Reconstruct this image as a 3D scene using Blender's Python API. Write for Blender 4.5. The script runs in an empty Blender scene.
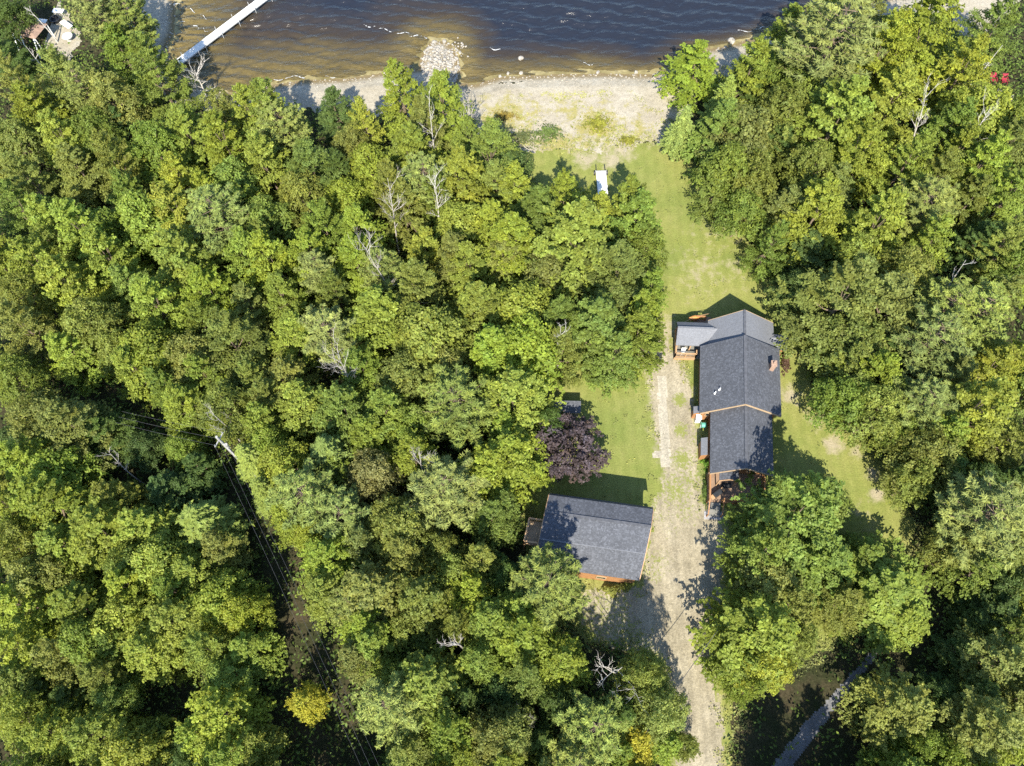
import bpy, math, random
import numpy as np

R = math.radians
scene = bpy.context.scene
C = scene.collection

# ------------------------------------------------------------------ camera
F_PX, TILT, W, H_PX = 800.0, R(24.0), 1024, 766
CAM_H = F_PX / 9.0 * math.cos(TILT)
CT, ST = math.cos(TILT), math.sin(TILT)

def at(px, py, z=0.0):
    """world point at height z that the photograph shows at pixel (px, py)"""
    x = (px - 512.0) / F_PX
    y = -(py - 383.0) / F_PX
    d = (x, y * CT + ST, y * ST - CT)
    s = (z - CAM_H) / d[2]
    return (s * d[0], s * d[1], z)

def depth_at(px, py, z=0.0):
    y = -(py - 383.0) / F_PX
    return (z - CAM_H) / (y * ST - CT)

def to_px(x, y, z):
    # world -> pixel
    zz = z - CAM_H
    yc = y * CT + zz * ST
    zc = -y * ST + zz * CT
    return 512 + F_PX * x / -zc, 383 - F_PX * yc / -zc

cam = bpy.data.cameras.new("camera")
cam.sensor_fit = 'HORIZONTAL'
cam.sensor_width = 36.0
cam.lens = 36.0 * F_PX / W
cam.clip_end = 2000
cam.clip_start = 1.0
cam_o = bpy.data.objects.new("camera", cam)
cam_o.location = (0, 0, CAM_H)
cam_o.rotation_euler = (TILT, 0, 0)
C.objects.link(cam_o)
scene.camera = cam_o

# ------------------------------------------------------------------ light
SUN_EL, SUN_AZ = R(46), R(3.5)       # shadows fall to the north, a touch east
world = bpy.data.worlds.new("World")
scene.world = world
world.use_nodes = True
nt = world.node_tree
bg = nt.nodes["Background"]
sky = nt.nodes.new("ShaderNodeTexSky")
sky.sky_type = 'NISHITA'
sky.sun_disc = False
sky.sun_elevation = SUN_EL
sky.sun_rotation = R(180) + SUN_AZ
sky.air_density = 1.0
sky.dust_density = 0.3
sky.ozone_density = 2.2
nt.links.new(sky.outputs[0], bg.inputs[0])
bg.inputs[1].default_value = 0.15
sun = bpy.data.lights.new("sun", 'SUN')
sun.energy = 5.0
sun.angle = R(0.53)
sun.color = (1.0, 0.935, 0.80)
sun_o = bpy.data.objects.new("sun", sun)
# lamp -Z points along the travel of light: north (+y, a little +x) and down
dx, dy, dz = math.sin(SUN_AZ) * math.cos(SUN_EL), math.cos(SUN_AZ) * math.cos(SUN_EL), -math.sin(SUN_EL)
from mathutils import Vector, Matrix
sun_o.rotation_euler = Vector((dx, dy, dz)).to_track_quat('-Z', 'Y').to_euler()
sun_o.location = (0, -60, 120)
C.objects.link(sun_o)
scene.view_settings.view_transform = 'Standard'
scene.view_settings.look = 'None'
scene.view_settings.exposure = 1.18
scene.view_settings.gamma = 1.0
scene.cycles.max_bounces = 6
scene.cycles.diffuse_bounces = 3
scene.cycles.glossy_bounces = 2
scene.cycles.transmission_bounces = 4
scene.cycles.transparent_max_bounces = 8
scene.cycles.use_denoising = False

# ------------------------------------------------------------------ noise
def _hash(ix, iy, seed):
    h = (ix.astype(np.int64) * 374761393 + iy.astype(np.int64) * 668265263 + seed * 1274126177) & 0xffffffff
    h = ((h ^ (h >> 13)) * 1274126177) & 0xffffffff
    return ((h ^ (h >> 16)) & 0xffff) / 65535.0

def vnoise(x, y, seed=0):
    x = np.asarray(x, float); y = np.asarray(y, float)
    ix, iy = np.floor(x), np.floor(y)
    fx, fy = x - ix, y - iy
    fx = fx * fx * (3 - 2 * fx); fy = fy * fy * (3 - 2 * fy)
    a = _hash(ix, iy, seed); b = _hash(ix + 1, iy, seed)
    c = _hash(ix, iy + 1, seed); d = _hash(ix + 1, iy + 1, seed)
    return (a * (1 - fx) + b * fx) * (1 - fy) + (c * (1 - fx) + d * fx) * fy

def fbm(x, y, seed=0, octv=4):
    s, amp, tot = 0.0, 1.0, 0.0
    x = np.asarray(x, float); y = np.asarray(y, float)
    for k in range(octv):
        s = s + amp * vnoise(x * 2 ** k, y * 2 ** k, seed + 17 * k)
        tot += amp; amp *= 0.55
    return s / tot                       # 0..1, mean .5

def poly_sd(px, py, poly):
    """signed distance to polygon, positive inside (any units)"""
    px = np.asarray(px, float); py = np.asarray(py, float)
    inside = np.zeros(px.shape, bool)
    dist = np.full(px.shape, 1e18)
    n = len(poly)
    for i in range(n):
        x0, y0 = poly[i]; x1, y1 = poly[(i + 1) % n]
        cond = ((y0 > py) != (y1 > py))
        with np.errstate(divide='ignore', invalid='ignore'):
            xc = (x1 - x0) * (py - y0) / ((y1 - y0) if y1 != y0 else 1e-9) + x0
        inside ^= cond & (px < xc)
        ex, ey = x1 - x0, y1 - y0
        L = ex * ex + ey * ey + 1e-12
        t = np.clip(((px - x0) * ex + (py - y0) * ey) / L, 0, 1)
        d2 = (px - x0 - t * ex) ** 2 + (py - y0 - t * ey) ** 2
        dist = np.minimum(dist, d2)
    dist = np.sqrt(dist)
    return np.where(inside, dist, -dist)

def gpoly(pts):
    return [at(p[0], p[1], 0)[:2] for p in pts]

# ------------------------------------------------------------------ material helpers
def new_mat(name):
    m = bpy.data.materials.new(name)
    m.use_nodes = True
    t = m.node_tree
    t.nodes.clear()
    out = t.nodes.new("ShaderNodeOutputMaterial")
    return m, t, out

def N(t, typ, **kw):
    n = t.nodes.new(typ)
    for k, v in kw.items():
        if k == 'inp':
            for kk, vv in v.items():
                n.inputs[kk].default_value = vv
        else:
            setattr(n, k, v)
    return n

def ramp(t, fac, stops):
    r = t.nodes.new("ShaderNodeValToRGB")
    e = r.color_ramp.elements
    while len(e) < len(stops): e.new(0.5)
    for el, (p, c) in zip(e, stops):
        el.position = p
        el.color = (c[0], c[1], c[2], 1) if not isinstance(c, (int, float)) else (c, c, c, 1)
    t.links.new(fac, r.inputs[0])
    return r.outputs[0]

def noise(t, vec, scale, detail=4, rough=0.6):
    n = t.nodes.new("ShaderNodeTexNoise")
    n.inputs["Scale"].default_value = scale
    n.inputs["Detail"].default_value = detail
    n.inputs["Roughness"].default_value = rough
    if vec is not None: t.links.new(vec, n.inputs["Vector"])
    return n.outputs["Fac"]

def mixc(t, fac, a, b, mode='MIX'):
    m = t.nodes.new("ShaderNodeMix")
    m.data_type = 'RGBA'; m.blend_type = mode
    for s, v in ((m.inputs[0], fac), (m.inputs[6], a), (m.inputs[7], b)):
        if hasattr(v, 'is_linked') or hasattr(v, 'links'): t.links.new(v, s)
        elif isinstance(v, (int, float)): s.default_value = v
        else: s.default_value = (v[0], v[1], v[2], 1)
    return m.outputs[2]

def mathn(t, op, a, b=0.5, clamp=False):
    m = t.nodes.new("ShaderNodeMath"); m.operation = op; m.use_clamp = clamp
    for s, v in ((m.inputs[0], a), (m.inputs[1], b)):
        if isinstance(v, (int, float)): s.default_value = v
        else: t.links.new(v, s)
    return m.outputs[0]

def geo_pos(t):
    return t.nodes.new("ShaderNodeNewGeometry").outputs["Position"]

def attr(t, name, typ='GEOMETRY'):
    a = t.nodes.new("ShaderNodeAttribute"); a.attribute_name = name; a.attribute_type = typ
    return a

def principled(t, out, color, rough=0.8, spec=0.3, bump=None, bstr=0.3, bdist=0.05):
    p = t.nodes.new("ShaderNodeBsdfPrincipled")
    if hasattr(color, 'links'): t.links.new(color, p.inputs["Base Color"])
    else: p.inputs["Base Color"].default_value = (*color, 1)
    p.inputs["Roughness"].default_value = rough
    p.inputs["Specular IOR Level"].default_value = spec
    if bump is not None:
        b = t.nodes.new("ShaderNodeBump")
        b.inputs["Strength"].default_value = bstr
        b.inputs["Distance"].default_value = bdist
        t.links.new(bump, b.inputs["Height"])
        t.links.new(b.outputs[0], p.inputs["Normal"])
    t.links.new(p.outputs[0], out.inputs[0])
    return p

def simple(name, col, rough=0.7, var=0.25, scale=3.0, spec=0.3):
    m, t, out = new_mat(name)
    g = geo_pos(t)
    n = noise(t, g, scale)
    c = ramp(t, n, [(0.3, [x * (1 - var) for x in col]), (0.7, [min(1, x * (1 + var)) for x in col])])
    principled(t, out, c, rough, spec)
    return m

# ---- ground family
def mat_lawn():
    m, t, out = new_mat("lawn_grass")
    g = geo_pos(t)
    big = noise(t, g, 0.16, 5, 0.65)
    mid = noise(t, g, 0.9, 5, 0.7)
    fine = noise(t, g, 6.0, 4, 0.75)
    c = ramp(t, big, [(0.28, (0.116, 0.146, 0.034)), (0.44, (0.168, 0.188, 0.046)), (0.58, (0.218, 0.216, 0.066)), (0.72, (0.272, 0.250, 0.100))])
    c2 = ramp(t, mid, [(0.25, (0.118, 0.146, 0.034)), (0.5, (0.182, 0.196, 0.052)), (0.75, (0.256, 0.242, 0.088))])
    c = mixc(t, 0.45, c, c2)
    dry = attr(t, "dry").outputs["Fac"]
    dn = mathn(t, 'ADD', mathn(t, 'MULTIPLY', dry, 0.9), mathn(t, 'MULTIPLY', mathn(t, 'SUBTRACT', mid, 0.5), 1.4))
    dfac = ramp(t, dn, [(0.35, 0.0), (0.75, 1.0)])
    c = mixc(t, dfac, c, (0.30, 0.262, 0.172))
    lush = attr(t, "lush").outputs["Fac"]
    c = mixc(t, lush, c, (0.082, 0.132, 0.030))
    f = ramp(t, fine, [(0.25, 0.66), (0.75, 1.3)])
    c = mixc(t, 1.0, c, f, 'MULTIPLY')
    w = t.nodes.new("ShaderNodeTexWave"); w.bands_direction = 'X'; w.inputs["Scale"].default_value = 0.26; w.inputs["Distortion"].default_value = 4.5; w.inputs["Detail"].default_value = 3
    t.links.new(g, w.inputs["Vector"])
    c = mixc(t, 1.0, c, ramp(t, w.outputs["Fac"], [(0.2, 0.965), (0.8, 1.035)]), 'MULTIPLY')
    principled(t, out, c, 0.9, 0.12, fine, 0.6, 0.08)
    return m

def mat_gravel(name, c0, c1, c2, grass=True):
    m, t, out = new_mat(name)
    g = geo_pos(t)
    big = noise(t, g, 0.35, 5, 0.6)
    sp = noise(t, g, 7.0, 4, 0.8)
    v = t.nodes.new("ShaderNodeTexVoronoi"); v.inputs["Scale"].default_value = 5.5
    t.links.new(g, v.inputs["Vector"])
    c = ramp(t, big, [(0.3, c0), (0.5, c1), (0.7, c2)])
    f = ramp(t, sp, [(0.28, 0.60), (0.5, 1.0), (0.75, 1.28)])
    c = mixc(t, 1.0, c, f, 'MULTIPLY')
    vc = ramp(t, v.outputs["Color"], [(0.0, 0.78), (1.0, 1.18)])
    c = mixc(t, 1.0, c, vc, 'MULTIPLY')
    mp = t.nodes.new("ShaderNodeMapping"); mp.inputs["Scale"].default_value = (1.3, 0.10, 1); t.links.new(g, mp.inputs["Vector"])
    c = mixc(t, 1.0, c, ramp(t, noise(t, mp.outputs[0], 1.0, 4, 0.6), [(0.3, 0.80), (0.7, 1.15)]), 'MULTIPLY')
    if grass:
        w = attr(t, "weed").outputs["Fac"]
        wn = mathn(t, 'ADD', w, mathn(t, 'MULTIPLY', mathn(t, 'SUBTRACT', noise(t, g, 3.0, 6, 0.8), 0.5), 2.6))
        wf = ramp(t, wn, [(0.42, 0.0), (0.62, 1.0)])
        c = mixc(t, wf, c, mixc(t, sp, (0.12, 0.15, 0.035), (0.24, 0.24, 0.075)))
    principled(t, out, c, 0.92, 0.15, sp, 0.7, 0.06)
    return m

def mat_floor():
    m, t, out = new_mat("forest_floor")
    g = geo_pos(t)
    a = noise(t, g, 0.4, 6, 0.7)
    b = noise(t, g, 3.5, 5, 0.75)
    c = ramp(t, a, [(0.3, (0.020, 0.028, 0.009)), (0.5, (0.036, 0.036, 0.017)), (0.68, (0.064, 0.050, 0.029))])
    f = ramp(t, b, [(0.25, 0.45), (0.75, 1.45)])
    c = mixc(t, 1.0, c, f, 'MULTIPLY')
    principled(t, out, c, 0.95, 0.1, b, 0.8, 0.15)
    return m

def mat_beach():
    m, t, out = new_mat("beach_sand")
    g = geo_pos(t)
    a = noise(t, g, 0.30, 6, 0.7)
    b = noise(t, g, 2.0, 6, 0.8)
    s = noise(t, g, 8.0, 3, 0.8)
    c = ramp(t, a, [(0.3, (0.280, 0.245, 0.180)), (0.5, (0.345, 0.308, 0.236)), (0.7, (0.395, 0.362, 0.292))])
    f = ramp(t, b, [(0.25, 0.58), (0.5, 0.95), (0.75, 1.2)])
    c = mixc(t, 1.0, c, f, 'MULTIPLY')
    f = ramp(t, s, [(0.25, 0.72), (0.75, 1.2)])
    c = mixc(t, 1.0, c, f, 'MULTIPLY')
    w = attr(t, "weed").outputs["Fac"]
    wn = mathn(t, 'ADD', w, mathn(t, 'MULTIPLY', mathn(t, 'SUBTRACT', noise(t, g, 0.7, 6, 0.75), 0.5), 2.2))
    wf = ramp(t, wn, [(0.40, 0.0), (0.68, 0.85)])
    c = mixc(t, wf, c, mixc(t, b, (0.17, 0.18, 0.035), (0.34, 0.27, 0.10)))
    wet = attr(t, "wet").outputs["Fac"]
    c = mixc(t, wet, c, mixc(t, b, (0.13, 0.095, 0.042), (0.21, 0.16, 0.082)))
    principled(t, out, c, 0.9, 0.2, s, 0.7, 0.08)
    return m

def mat_lakebed():
    m, t, out = new_mat("lakebed")
    g = geo_pos(t)
    a = noise(t, g, 0.22, 5, 0.65)
    b = noise(t, g, 1.6, 5, 0.75)
    c = ramp(t, a, [(0.35, (0.15, 0.125, 0.052)), (0.5, (0.235, 0.195, 0.090)), (0.65, (0.30, 0.255, 0.135))])
    f = ramp(t, b, [(0.25, 0.55), (0.75, 1.35)])
    c = mixc(t, 1.0, c, f, 'MULTIPLY')
    principled(t, out, c, 0.95, 0.1)
    return m

def mat_water():
    m, t, out = new_mat("lake_water")
    g = geo_pos(t)
    dep = attr(t, "depth").outputs["Fac"]
    mp = t.nodes.new("ShaderNodeMapping"); mp.inputs["Scale"].default_value = (0.5, 1.3, 1)
    mp.inputs["Rotation"].default_value = (0, 0, R(8))
    t.links.new(g, mp.inputs["Vector"])
    n1 = noise(t, mp.outputs[0], 1.1, 5, 0.65)
    n2 = noise(t, mp.outputs[0], 4.0, 3, 0.6)
    hgt = mathn(t, 'ADD', n1, mathn(t, 'MULTIPLY', n2, 0.25))
    b = t.nodes.new("ShaderNodeBump"); b.inputs["Strength"].default_value = 0.5; b.inputs["Distance"].default_value = 0.30
    t.links.new(hgt, b.inputs["Height"])
    murk = ramp(t, dep, [(0.0, (0.19, 0.150, 0.065)), (0.25, (0.105, 0.083, 0.040)), (0.5, (0.038, 0.030, 0.023)), (0.85, (0.015, 0.018, 0.027))])
    dif = t.nodes.new("ShaderNodeBsdfDiffuse"); t.links.new(murk, dif.inputs[0])
    tr = t.nodes.new("ShaderNodeBsdfTransparent"); tr.inputs[0].default_value = (0.92, 0.88, 0.72, 1)
    fac = ramp(t, dep, [(0.0, 0.05), (0.3, 0.55), (0.6, 0.95), (1.0, 1.0)])
    mx = t.nodes.new("ShaderNodeMixShader"); t.links.new(fac, mx.inputs[0])
    t.links.new(tr.outputs[0], mx.inputs[1]); t.links.new(dif.outputs[0], mx.inputs[2])
    gl = t.nodes.new("ShaderNodeBsdfGlossy"); gl.inputs["Roughness"].default_value = 0.20
    t.links.new(b.outputs[0], gl.inputs["Normal"])
    fr = t.nodes.new("ShaderNodeFresnel"); fr.inputs[0].default_value = 1.33
    t.links.new(b.outputs[0], fr.inputs["Normal"])
    ff = mathn(t, 'MULTIPLY', fr.outputs[0], 1.4, True)
    m2 = t.nodes.new("ShaderNodeMixShader"); t.links.new(ff, m2.inputs[0])
    t.links.new(mx.outputs[0], m2.inputs[1]); t.links.new(gl.outputs[0], m2.inputs[2])
    t.links.new(m2.outputs[0], out.inputs[0])
    return m

# ---- building family
def mat_shingle(name, col, speck=0.38):
    m, t, out = new_mat(name)
    tc = t.nodes.new("ShaderNodeTexCoord").outputs["Object"]
    g = geo_pos(t)
    v = t.nodes.new("ShaderNodeTexVoronoi"); v.inputs["Scale"].default_value = 6.5
    t.links.new(g, v.inputs["Vector"])
    sp = noise(t, g, 9.0, 3, 0.8)
    sep = t.nodes.new("ShaderNodeSeparateXYZ"); t.links.new(v.outputs["Color"], sep.inputs[0])
    f1 = ramp(t, sep.outputs[0], [(0.0, 1 - speck * 0.55), (0.6, 1.0), (1.0, 1 + speck)])
    f2 = ramp(t, sp, [(0.25, 0.7), (0.75, 1.3)])
    c = mixc(t, 1.0, mixc(t, 1.0, col, f1, 'MULTIPLY'), f2, 'MULTIPLY')
    st = ramp(t, noise(t, g, 0.4, 3, 0.6), [(0.3, 0.94), (0.7, 1.05)])
    c = mixc(t, 1.0, c, st, 'MULTIPLY')
    principled(t, out, c, 0.85, 0.25, sp, 0.5, 0.02)
    return m

def mat_wood(name, c0, c1, axis='Z', scale=6.5):
    m, t, out = new_mat(name)
    g = geo_pos(t)
    w = t.nodes.new("ShaderNodeTexWave"); w.wave_type = 'BANDS'; w.bands_direction = axis; w.wave_profile = 'SAW'
    w.inputs["Scale"].default_value = scale / 3.14 * 0.5; w.inputs["Distortion"].default_value = 0.2
    t.links.new(g, w.inputs["Vector"])
    n = noise(t, g, 2.5, 5, 0.7)
    c = ramp(t, n, [(0.3, c0), (0.7, c1)])
    e = ramp(t, w.outputs["Fac"], [(0.0, 0.5), (0.12, 1.0), (1.0, 1.0)])
    c = mixc(t, 1.0, c, e, 'MULTIPLY')
    principled(t, out, c, 0.7, 0.3)
    return m

# ---- vegetation
def mat_leaf(name, transl=0.42, rough=0.5, use_obj=True, col=(0.08, 0.12, 0.02)):
    m, t, out = new_mat(name)
    tone = attr(t, "tone").outputs["Fac"]
    if use_obj:
        base = t.nodes.new("ShaderNodeObjectInfo").outputs["Color"]
    else:
        rgb = t.nodes.new("ShaderNodeRGB"); rgb.outputs[0].default_value = (*col, 1); base = rgb.outputs[0]
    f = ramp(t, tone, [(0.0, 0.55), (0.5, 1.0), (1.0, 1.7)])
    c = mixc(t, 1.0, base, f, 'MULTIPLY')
    # individual leaves drift towards yellow or towards blue green
    hue = attr(t, "hue").outputs["Fac"]
    tint = ramp(t, hue, [(0.0, (0.86, 0.97, 1.12)), (0.5, (1, 1, 1)), (1.0, (1.14, 1.03, 0.78))])
    c = mixc(t, 1.0, c, tint, 'MULTIPLY')
    p = t.nodes.new("ShaderNodeBsdfPrincipled")
    t.links.new(c, p.inputs["Base Color"])
    p.inputs["Roughness"].default_value = rough
    p.inputs["Specular IOR Level"].default_value = 0.16
    tl = t.nodes.new("ShaderNodeBsdfTranslucent")
    c2 = mixc(t, 1.0, c, (1.25, 1.2, 0.55), 'MULTIPLY')
    t.links.new(c2, tl.inputs[0])
    mx = t.nodes.new("ShaderNodeMixShader"); mx.inputs[0].default_value = transl
    t.links.new(p.outputs[0], mx.inputs[1]); t.links.new(tl.outputs[0], mx.inputs[2])
    t.links.new(mx.outputs[0], out.inputs[0])
    return m

M = dict(
    lawn=mat_lawn(), floor=mat_floor(), beach=mat_beach(), lakebed=mat_lakebed(), water=mat_water(),
    gravel=mat_gravel("gravel", (0.222, 0.193, 0.132), (0.280, 0.245, 0.172), (0.335, 0.297, 0.216)),
    track=mat_gravel("blue_gravel", (0.11, 0.11, 0.115), (0.14, 0.14, 0.146), (0.17, 0.17, 0.176), False),
    concrete=mat_gravel("concrete", (0.315, 0.285, 0.218), (0.35, 0.318, 0.248), (0.375, 0.343, 0.272), False),
    slab=mat_gravel("slab_concrete", (0.30, 0.29, 0.29), (0.34, 0.33, 0.33), (0.38, 0.37, 0.37), False),
    shingle=mat_shingle("roof_shingle", (0.076, 0.081, 0.094)),
    metal_roof=mat_shingle("smooth_roof", (0.150, 0.156, 0.172), 0.08),
    ridge=simple("ridge_cap", (0.075, 0.078, 0.088)),
    cedar=mat_wood("cedar_siding", (0.26, 0.125, 0.052), (0.36, 0.185, 0.082)),
    rail=mat_wood("rail_wood", (0.34, 0.21, 0.11), (0.44, 0.28, 0.155)),
    fascia=simple("fascia", (0.36, 0.26, 0.16), 0.7, 0.15),
    deck=mat_wood("deck_boards", (0.20, 0.13, 0.085), (0.28, 0.19, 0.13), 'X', 22),
    darkdeck=mat_wood("grey_deck", (0.16, 0.16, 0.14), (0.22, 0.21, 0.19), 'X', 22),
    glass=simple("window_glass", (0.02, 0.025, 0.03), 0.08, 0.1, 1.0, 0.6),
    white=simple("white_paint", (0.80, 0.80, 0.78), 0.5, 0.04),
    dockw=simple("dock_boards", (0.72, 0.71, 0.67), 0.6, 0.08, 2.0),
    brick=simple("brick", (0.30, 0.20, 0.145), 0.85, 0.35, 8),
    dark=simple("dark_metal", (0.025, 0.027, 0.03), 0.5, 0.2),
    steel=simple("galvanised_steel", (0.40, 0.41, 0.42), 0.45, 0.15),
    teal=simple("teal_plastic", (0.10, 0.34, 0.27), 0.4, 0.1),
    red=simple("red_paint", (0.30, 0.03, 0.05), 0.5, 0.1),
    kayak=simple("orange_wood", (0.44, 0.20, 0.06), 0.5, 0.15),
    brown=simple("brown_roof", (0.25, 0.17, 0.13), 0.8, 0.2, 2.0),
    grey=simple("pale_grey", (0.42, 0.42, 0.40), 0.7, 0.1),
    stone=simple("stone", (0.30, 0.275, 0.235), 0.9, 0.45, 3.5),
    pebble=simple("pebble", (0.30, 0.27, 0.22), 0.9, 0.4, 3.0),
    bark=simple("bark", (0.16, 0.12, 0.085), 0.9, 0.35, 5),
    birch=simple("birch_bark", (0.46, 0.43, 0.39), 0.75, 0.3, 4),
    deadwood=simple("dead_wood", (0.33, 0.30, 0.27), 0.85, 0.25, 4),
    polewood=simple("pole_wood", (0.30, 0.29, 0.27), 0.85, 0.25, 4),
    cable=simple("cable", (0.07, 0.07, 0.075), 0.5, 0.1),
    foam=simple("foam", (0.55, 0.55, 0.53), 0.6, 0.1),
    leaf=mat_leaf("leaf"), needle=mat_leaf("needle", 0.15, 0.6),
    weed=mat_leaf("weed", 0.3, 0.6, True),
)

# ------------------------------------------------------------------ mesh builder
class MB:
    def __init__(s): s.v = []; s.f = []
    def add(s, verts, faces):
        n = len(s.v); s.v += [tuple(p) for p in verts]
        s.f += [tuple(i + n for i in f) for f in faces]; return s
    def hexa(s, b, t):
        """box from 4 bottom and 4 top points, both counter-clockwise from above"""
        return s.add(list(b) + list(t), [(3, 2, 1, 0), (4, 5, 6, 7), (0, 1, 5, 4), (1, 2, 6, 5), (2, 3, 7, 6), (3, 0, 4, 7)])
    def box(s, x0, x1, y0, y1, z0, z1, fr=None):
        b = [(x0, y0), (x1, y0), (x1, y1), (x0, y1)]
        fr = fr or (lambda u, v, z: (u, v, z))
        return s.hexa([fr(p[0], p[1], z0) for p in b], [fr(p[0], p[1], z1) for p in b])
    def bar(s, a, b, w, h=None, up=(0, 0, 1)):
        a, b = Vector(a), Vector(b); d = (b - a).normalized(); up = Vector(up)
        if abs(d.dot(up)) > 0.98: up = Vector((0, 1, 0))
        sx = d.cross(up).normalized() * (w / 2); sy = sx.cross(d).normalized() * ((h or w) / 2)
        q = [(-1, -1), (1, -1), (1, 1), (-1, 1)]
        return s.add([a + sx * i + sy * j for i, j in q] + [b + sx * i + sy * j for i, j in q],
                     [(0, 1, 2, 3), (7, 6, 5, 4), (1, 0, 4, 5), (2, 1, 5, 6), (3, 2, 6, 7), (0, 3, 7, 4)])
    def tube(s, pts, rad, n=6, cap=True):
        pts = [Vector(p) for p in pts]
        if isinstance(rad, (int, float)): rad = [rad] * len(pts)
        base = len(s.v); m = len(pts)
        for i, p in enumerate(pts):
            d = (pts[min(i + 1, m - 1)] - pts[max(i - 1, 0)]).normalized()
            ref = Vector((1, 0, 0)) if abs(d.x) < 0.8 else Vector((0, 1, 0))
            a = d.cross(ref).normalized(); b = d.cross(a)
            for k in range(n):
                th = 2 * math.pi * k / n
                s.v.append(tuple(p + (a * math.cos(th) + b * math.sin(th)) * rad[i]))
        for i in range(m - 1):
            for k in range(n):
                k2 = (k + 1) % n
                s.f.append((base + i * n + k, base + i * n + k2, base + (i + 1) * n + k2, base + (i + 1) * n + k))
        if cap:
            s.f.append(tuple(base + k for k in range(n))[::-1]); s.f.append(tuple(base + (m - 1) * n + k for k in range(n)))
        return s
    def disc(s, c, r, h, n=20):
        x, y, z = c
        return s.tube([(x, y, z), (x, y, z + h)], r, n)
    def mesh(s, name, mat, smooth=False):
        me = bpy.data.meshes.new(name)
        me.from_pydata(s.v, [], s.f); me.update()
        me.materials.append(mat)
        if smooth: me.polygons.foreach_set("use_smooth", [True] * len(me.polygons))
        return me
    def build(s, name, mat, parent=None, smooth=False):
        o = bpy.data.objects.new(name, s.mesh(name, mat, smooth)); C.objects.link(o)
        if parent is not None:
            root = parent
            o.parent = parent
            # mesh is in world coordinates: undo every ancestor offset
            o.matrix_parent_inverse = Matrix.Identity(4)
            off = Vector((0, 0, 0)); p = parent
            while p is not None: off += p.location; p = p.parent
            o.data.transform(Matrix.Translation(-off))
        return o

def tag(o, label, cat, group=None, kind=None):
    if label: o['label'] = label
    if cat: o['category'] = cat
    if group: o['group'] = group
    if kind: o['kind'] = kind
    return o

def empty(name, loc, label, cat, group=None):
    o = bpy.data.objects.new(name, None); o.location = loc; o.empty_display_size = 0.5
    C.objects.link(o); return tag(o, label, cat, group)

def bevel(o, w=0.02, seg=1):
    b = o.modifiers.new("bevel", 'BEVEL'); b.width = w; b.segments = seg; b.limit_method = 'ANGLE'
    return o

# ------------------------------------------------------------------ SETTING polygons (pixels of the photograph, on the ground)
SHORE = [(-400, -260), (60, -60), (150, -22), (172, 0), (170, 30), (163, 44), (172, 66), (192, 84), (230, 93), (262, 86), (300, 80), (345, 78), (392, 71),
         (420, 68), (424, 52), (433, 40), (446, 41), (455, 55), (458, 70), (455, 82), (476, 84), (500, 76), (560, 74), (600, 73), (655, 74), (676, 62), (700, 50), (735, 44), (765, 34), (800, 18), (850, 5), (905, -6), (1030, -28), (1500, -200)]
LAKE = gpoly(SHORE + [(1500, -420), (-400, -420)])
BEACH = gpoly([(140, -40), (150, -22), (172, 0), (170, 30), (163, 44), (172, 66), (192, 84), (230, 93), (262, 86), (300, 80), (345, 78), (392, 71), (420, 68), (424, 50), (433, 38), (448, 40),
               (460, 66), (476, 84), (560, 74), (655, 74), (700, 50), (765, 34), (850, 5), (905, -6), (1030, -28), (1030, -10), (990, 30), (962, 38), (950, 12), (900, 12), (850, 24), (770, 56),
               (700, 90), (676, 124), (664, 141), (640, 146), (604, 149), (560, 150), (520, 150), (490, 136), (440, 124), (400, 118), (350, 112), (300, 110), (230, 112), (180, 105), (130, 60), (120, 20)])
LAWN = gpoly([(505, 132), (560, 148), (664, 139), (690, 150), (720, 200), (775, 280), (800, 330), (812, 380), (850, 430), (900, 480), (915, 530), (905, 590), (880, 620), (800, 660), (735, 690),
              (728, 766), (728, 830), (672, 830), (668, 766), (655, 640), (585, 640), (560, 600), (530, 560), (520, 480), (530, 380), (560, 340), (640, 310), (640, 240), (600, 210), (540, 200)])
DRIVE = gpoly([(646, 338), (668, 338), (676, 352), (684, 368), (692, 388), (695, 420), (698, 450), (700, 480), (704, 506), (722, 512), (728, 540), (724, 580), (714, 620), (712, 650), (716, 690), (722, 730), (722, 766), (726, 850),
               (672, 850), (674, 766), (676, 720), (672, 690), (664, 660), (655, 640), (640, 628), (622, 610), (628, 592), (642, 590), (646, 560), (648, 540), (650, 520), (656, 500), (664, 490), (664, 470), (655, 440), (650, 400), (648, 375), (636, 362)])
WALK = [gpoly([(657, 376), (666, 376), (671, 467), (661, 467)]), gpoly([(653, 451), (661.5, 451), (661.5, 458), (653, 458)])]
TRACK = gpoly([(752, 800), (773, 766), (803, 725), (832, 695), (863, 661), (884, 633), (889, 638), (870, 665), (842, 698), (817, 733), (793, 766), (780, 800)])
HOMESITE = gpoly([(18, 22), (60, 0), (70, 14), (82, 40), (70, 58), (48, 48), (40, 40), (20, 42)])

def ground_z(x, y):
    sd = poly_sd(x, y, LAKE)
    return np.where(sd > -2.2, -0.0 - np.clip((sd + 2.2) * 0.20, 0, 0.44) - np.clip(sd, 0, 30) * 0.075, 0.0)

def grid_faces(nx, ny):
    i = np.arange(nx - 1); j = np.arange(ny - 1)
    I, J = np.meshgrid(i, j)
    a = (J * nx + I).ravel()
    return np.stack([a, a + 1, a + 1 + nx, a + nx], 1)

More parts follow.
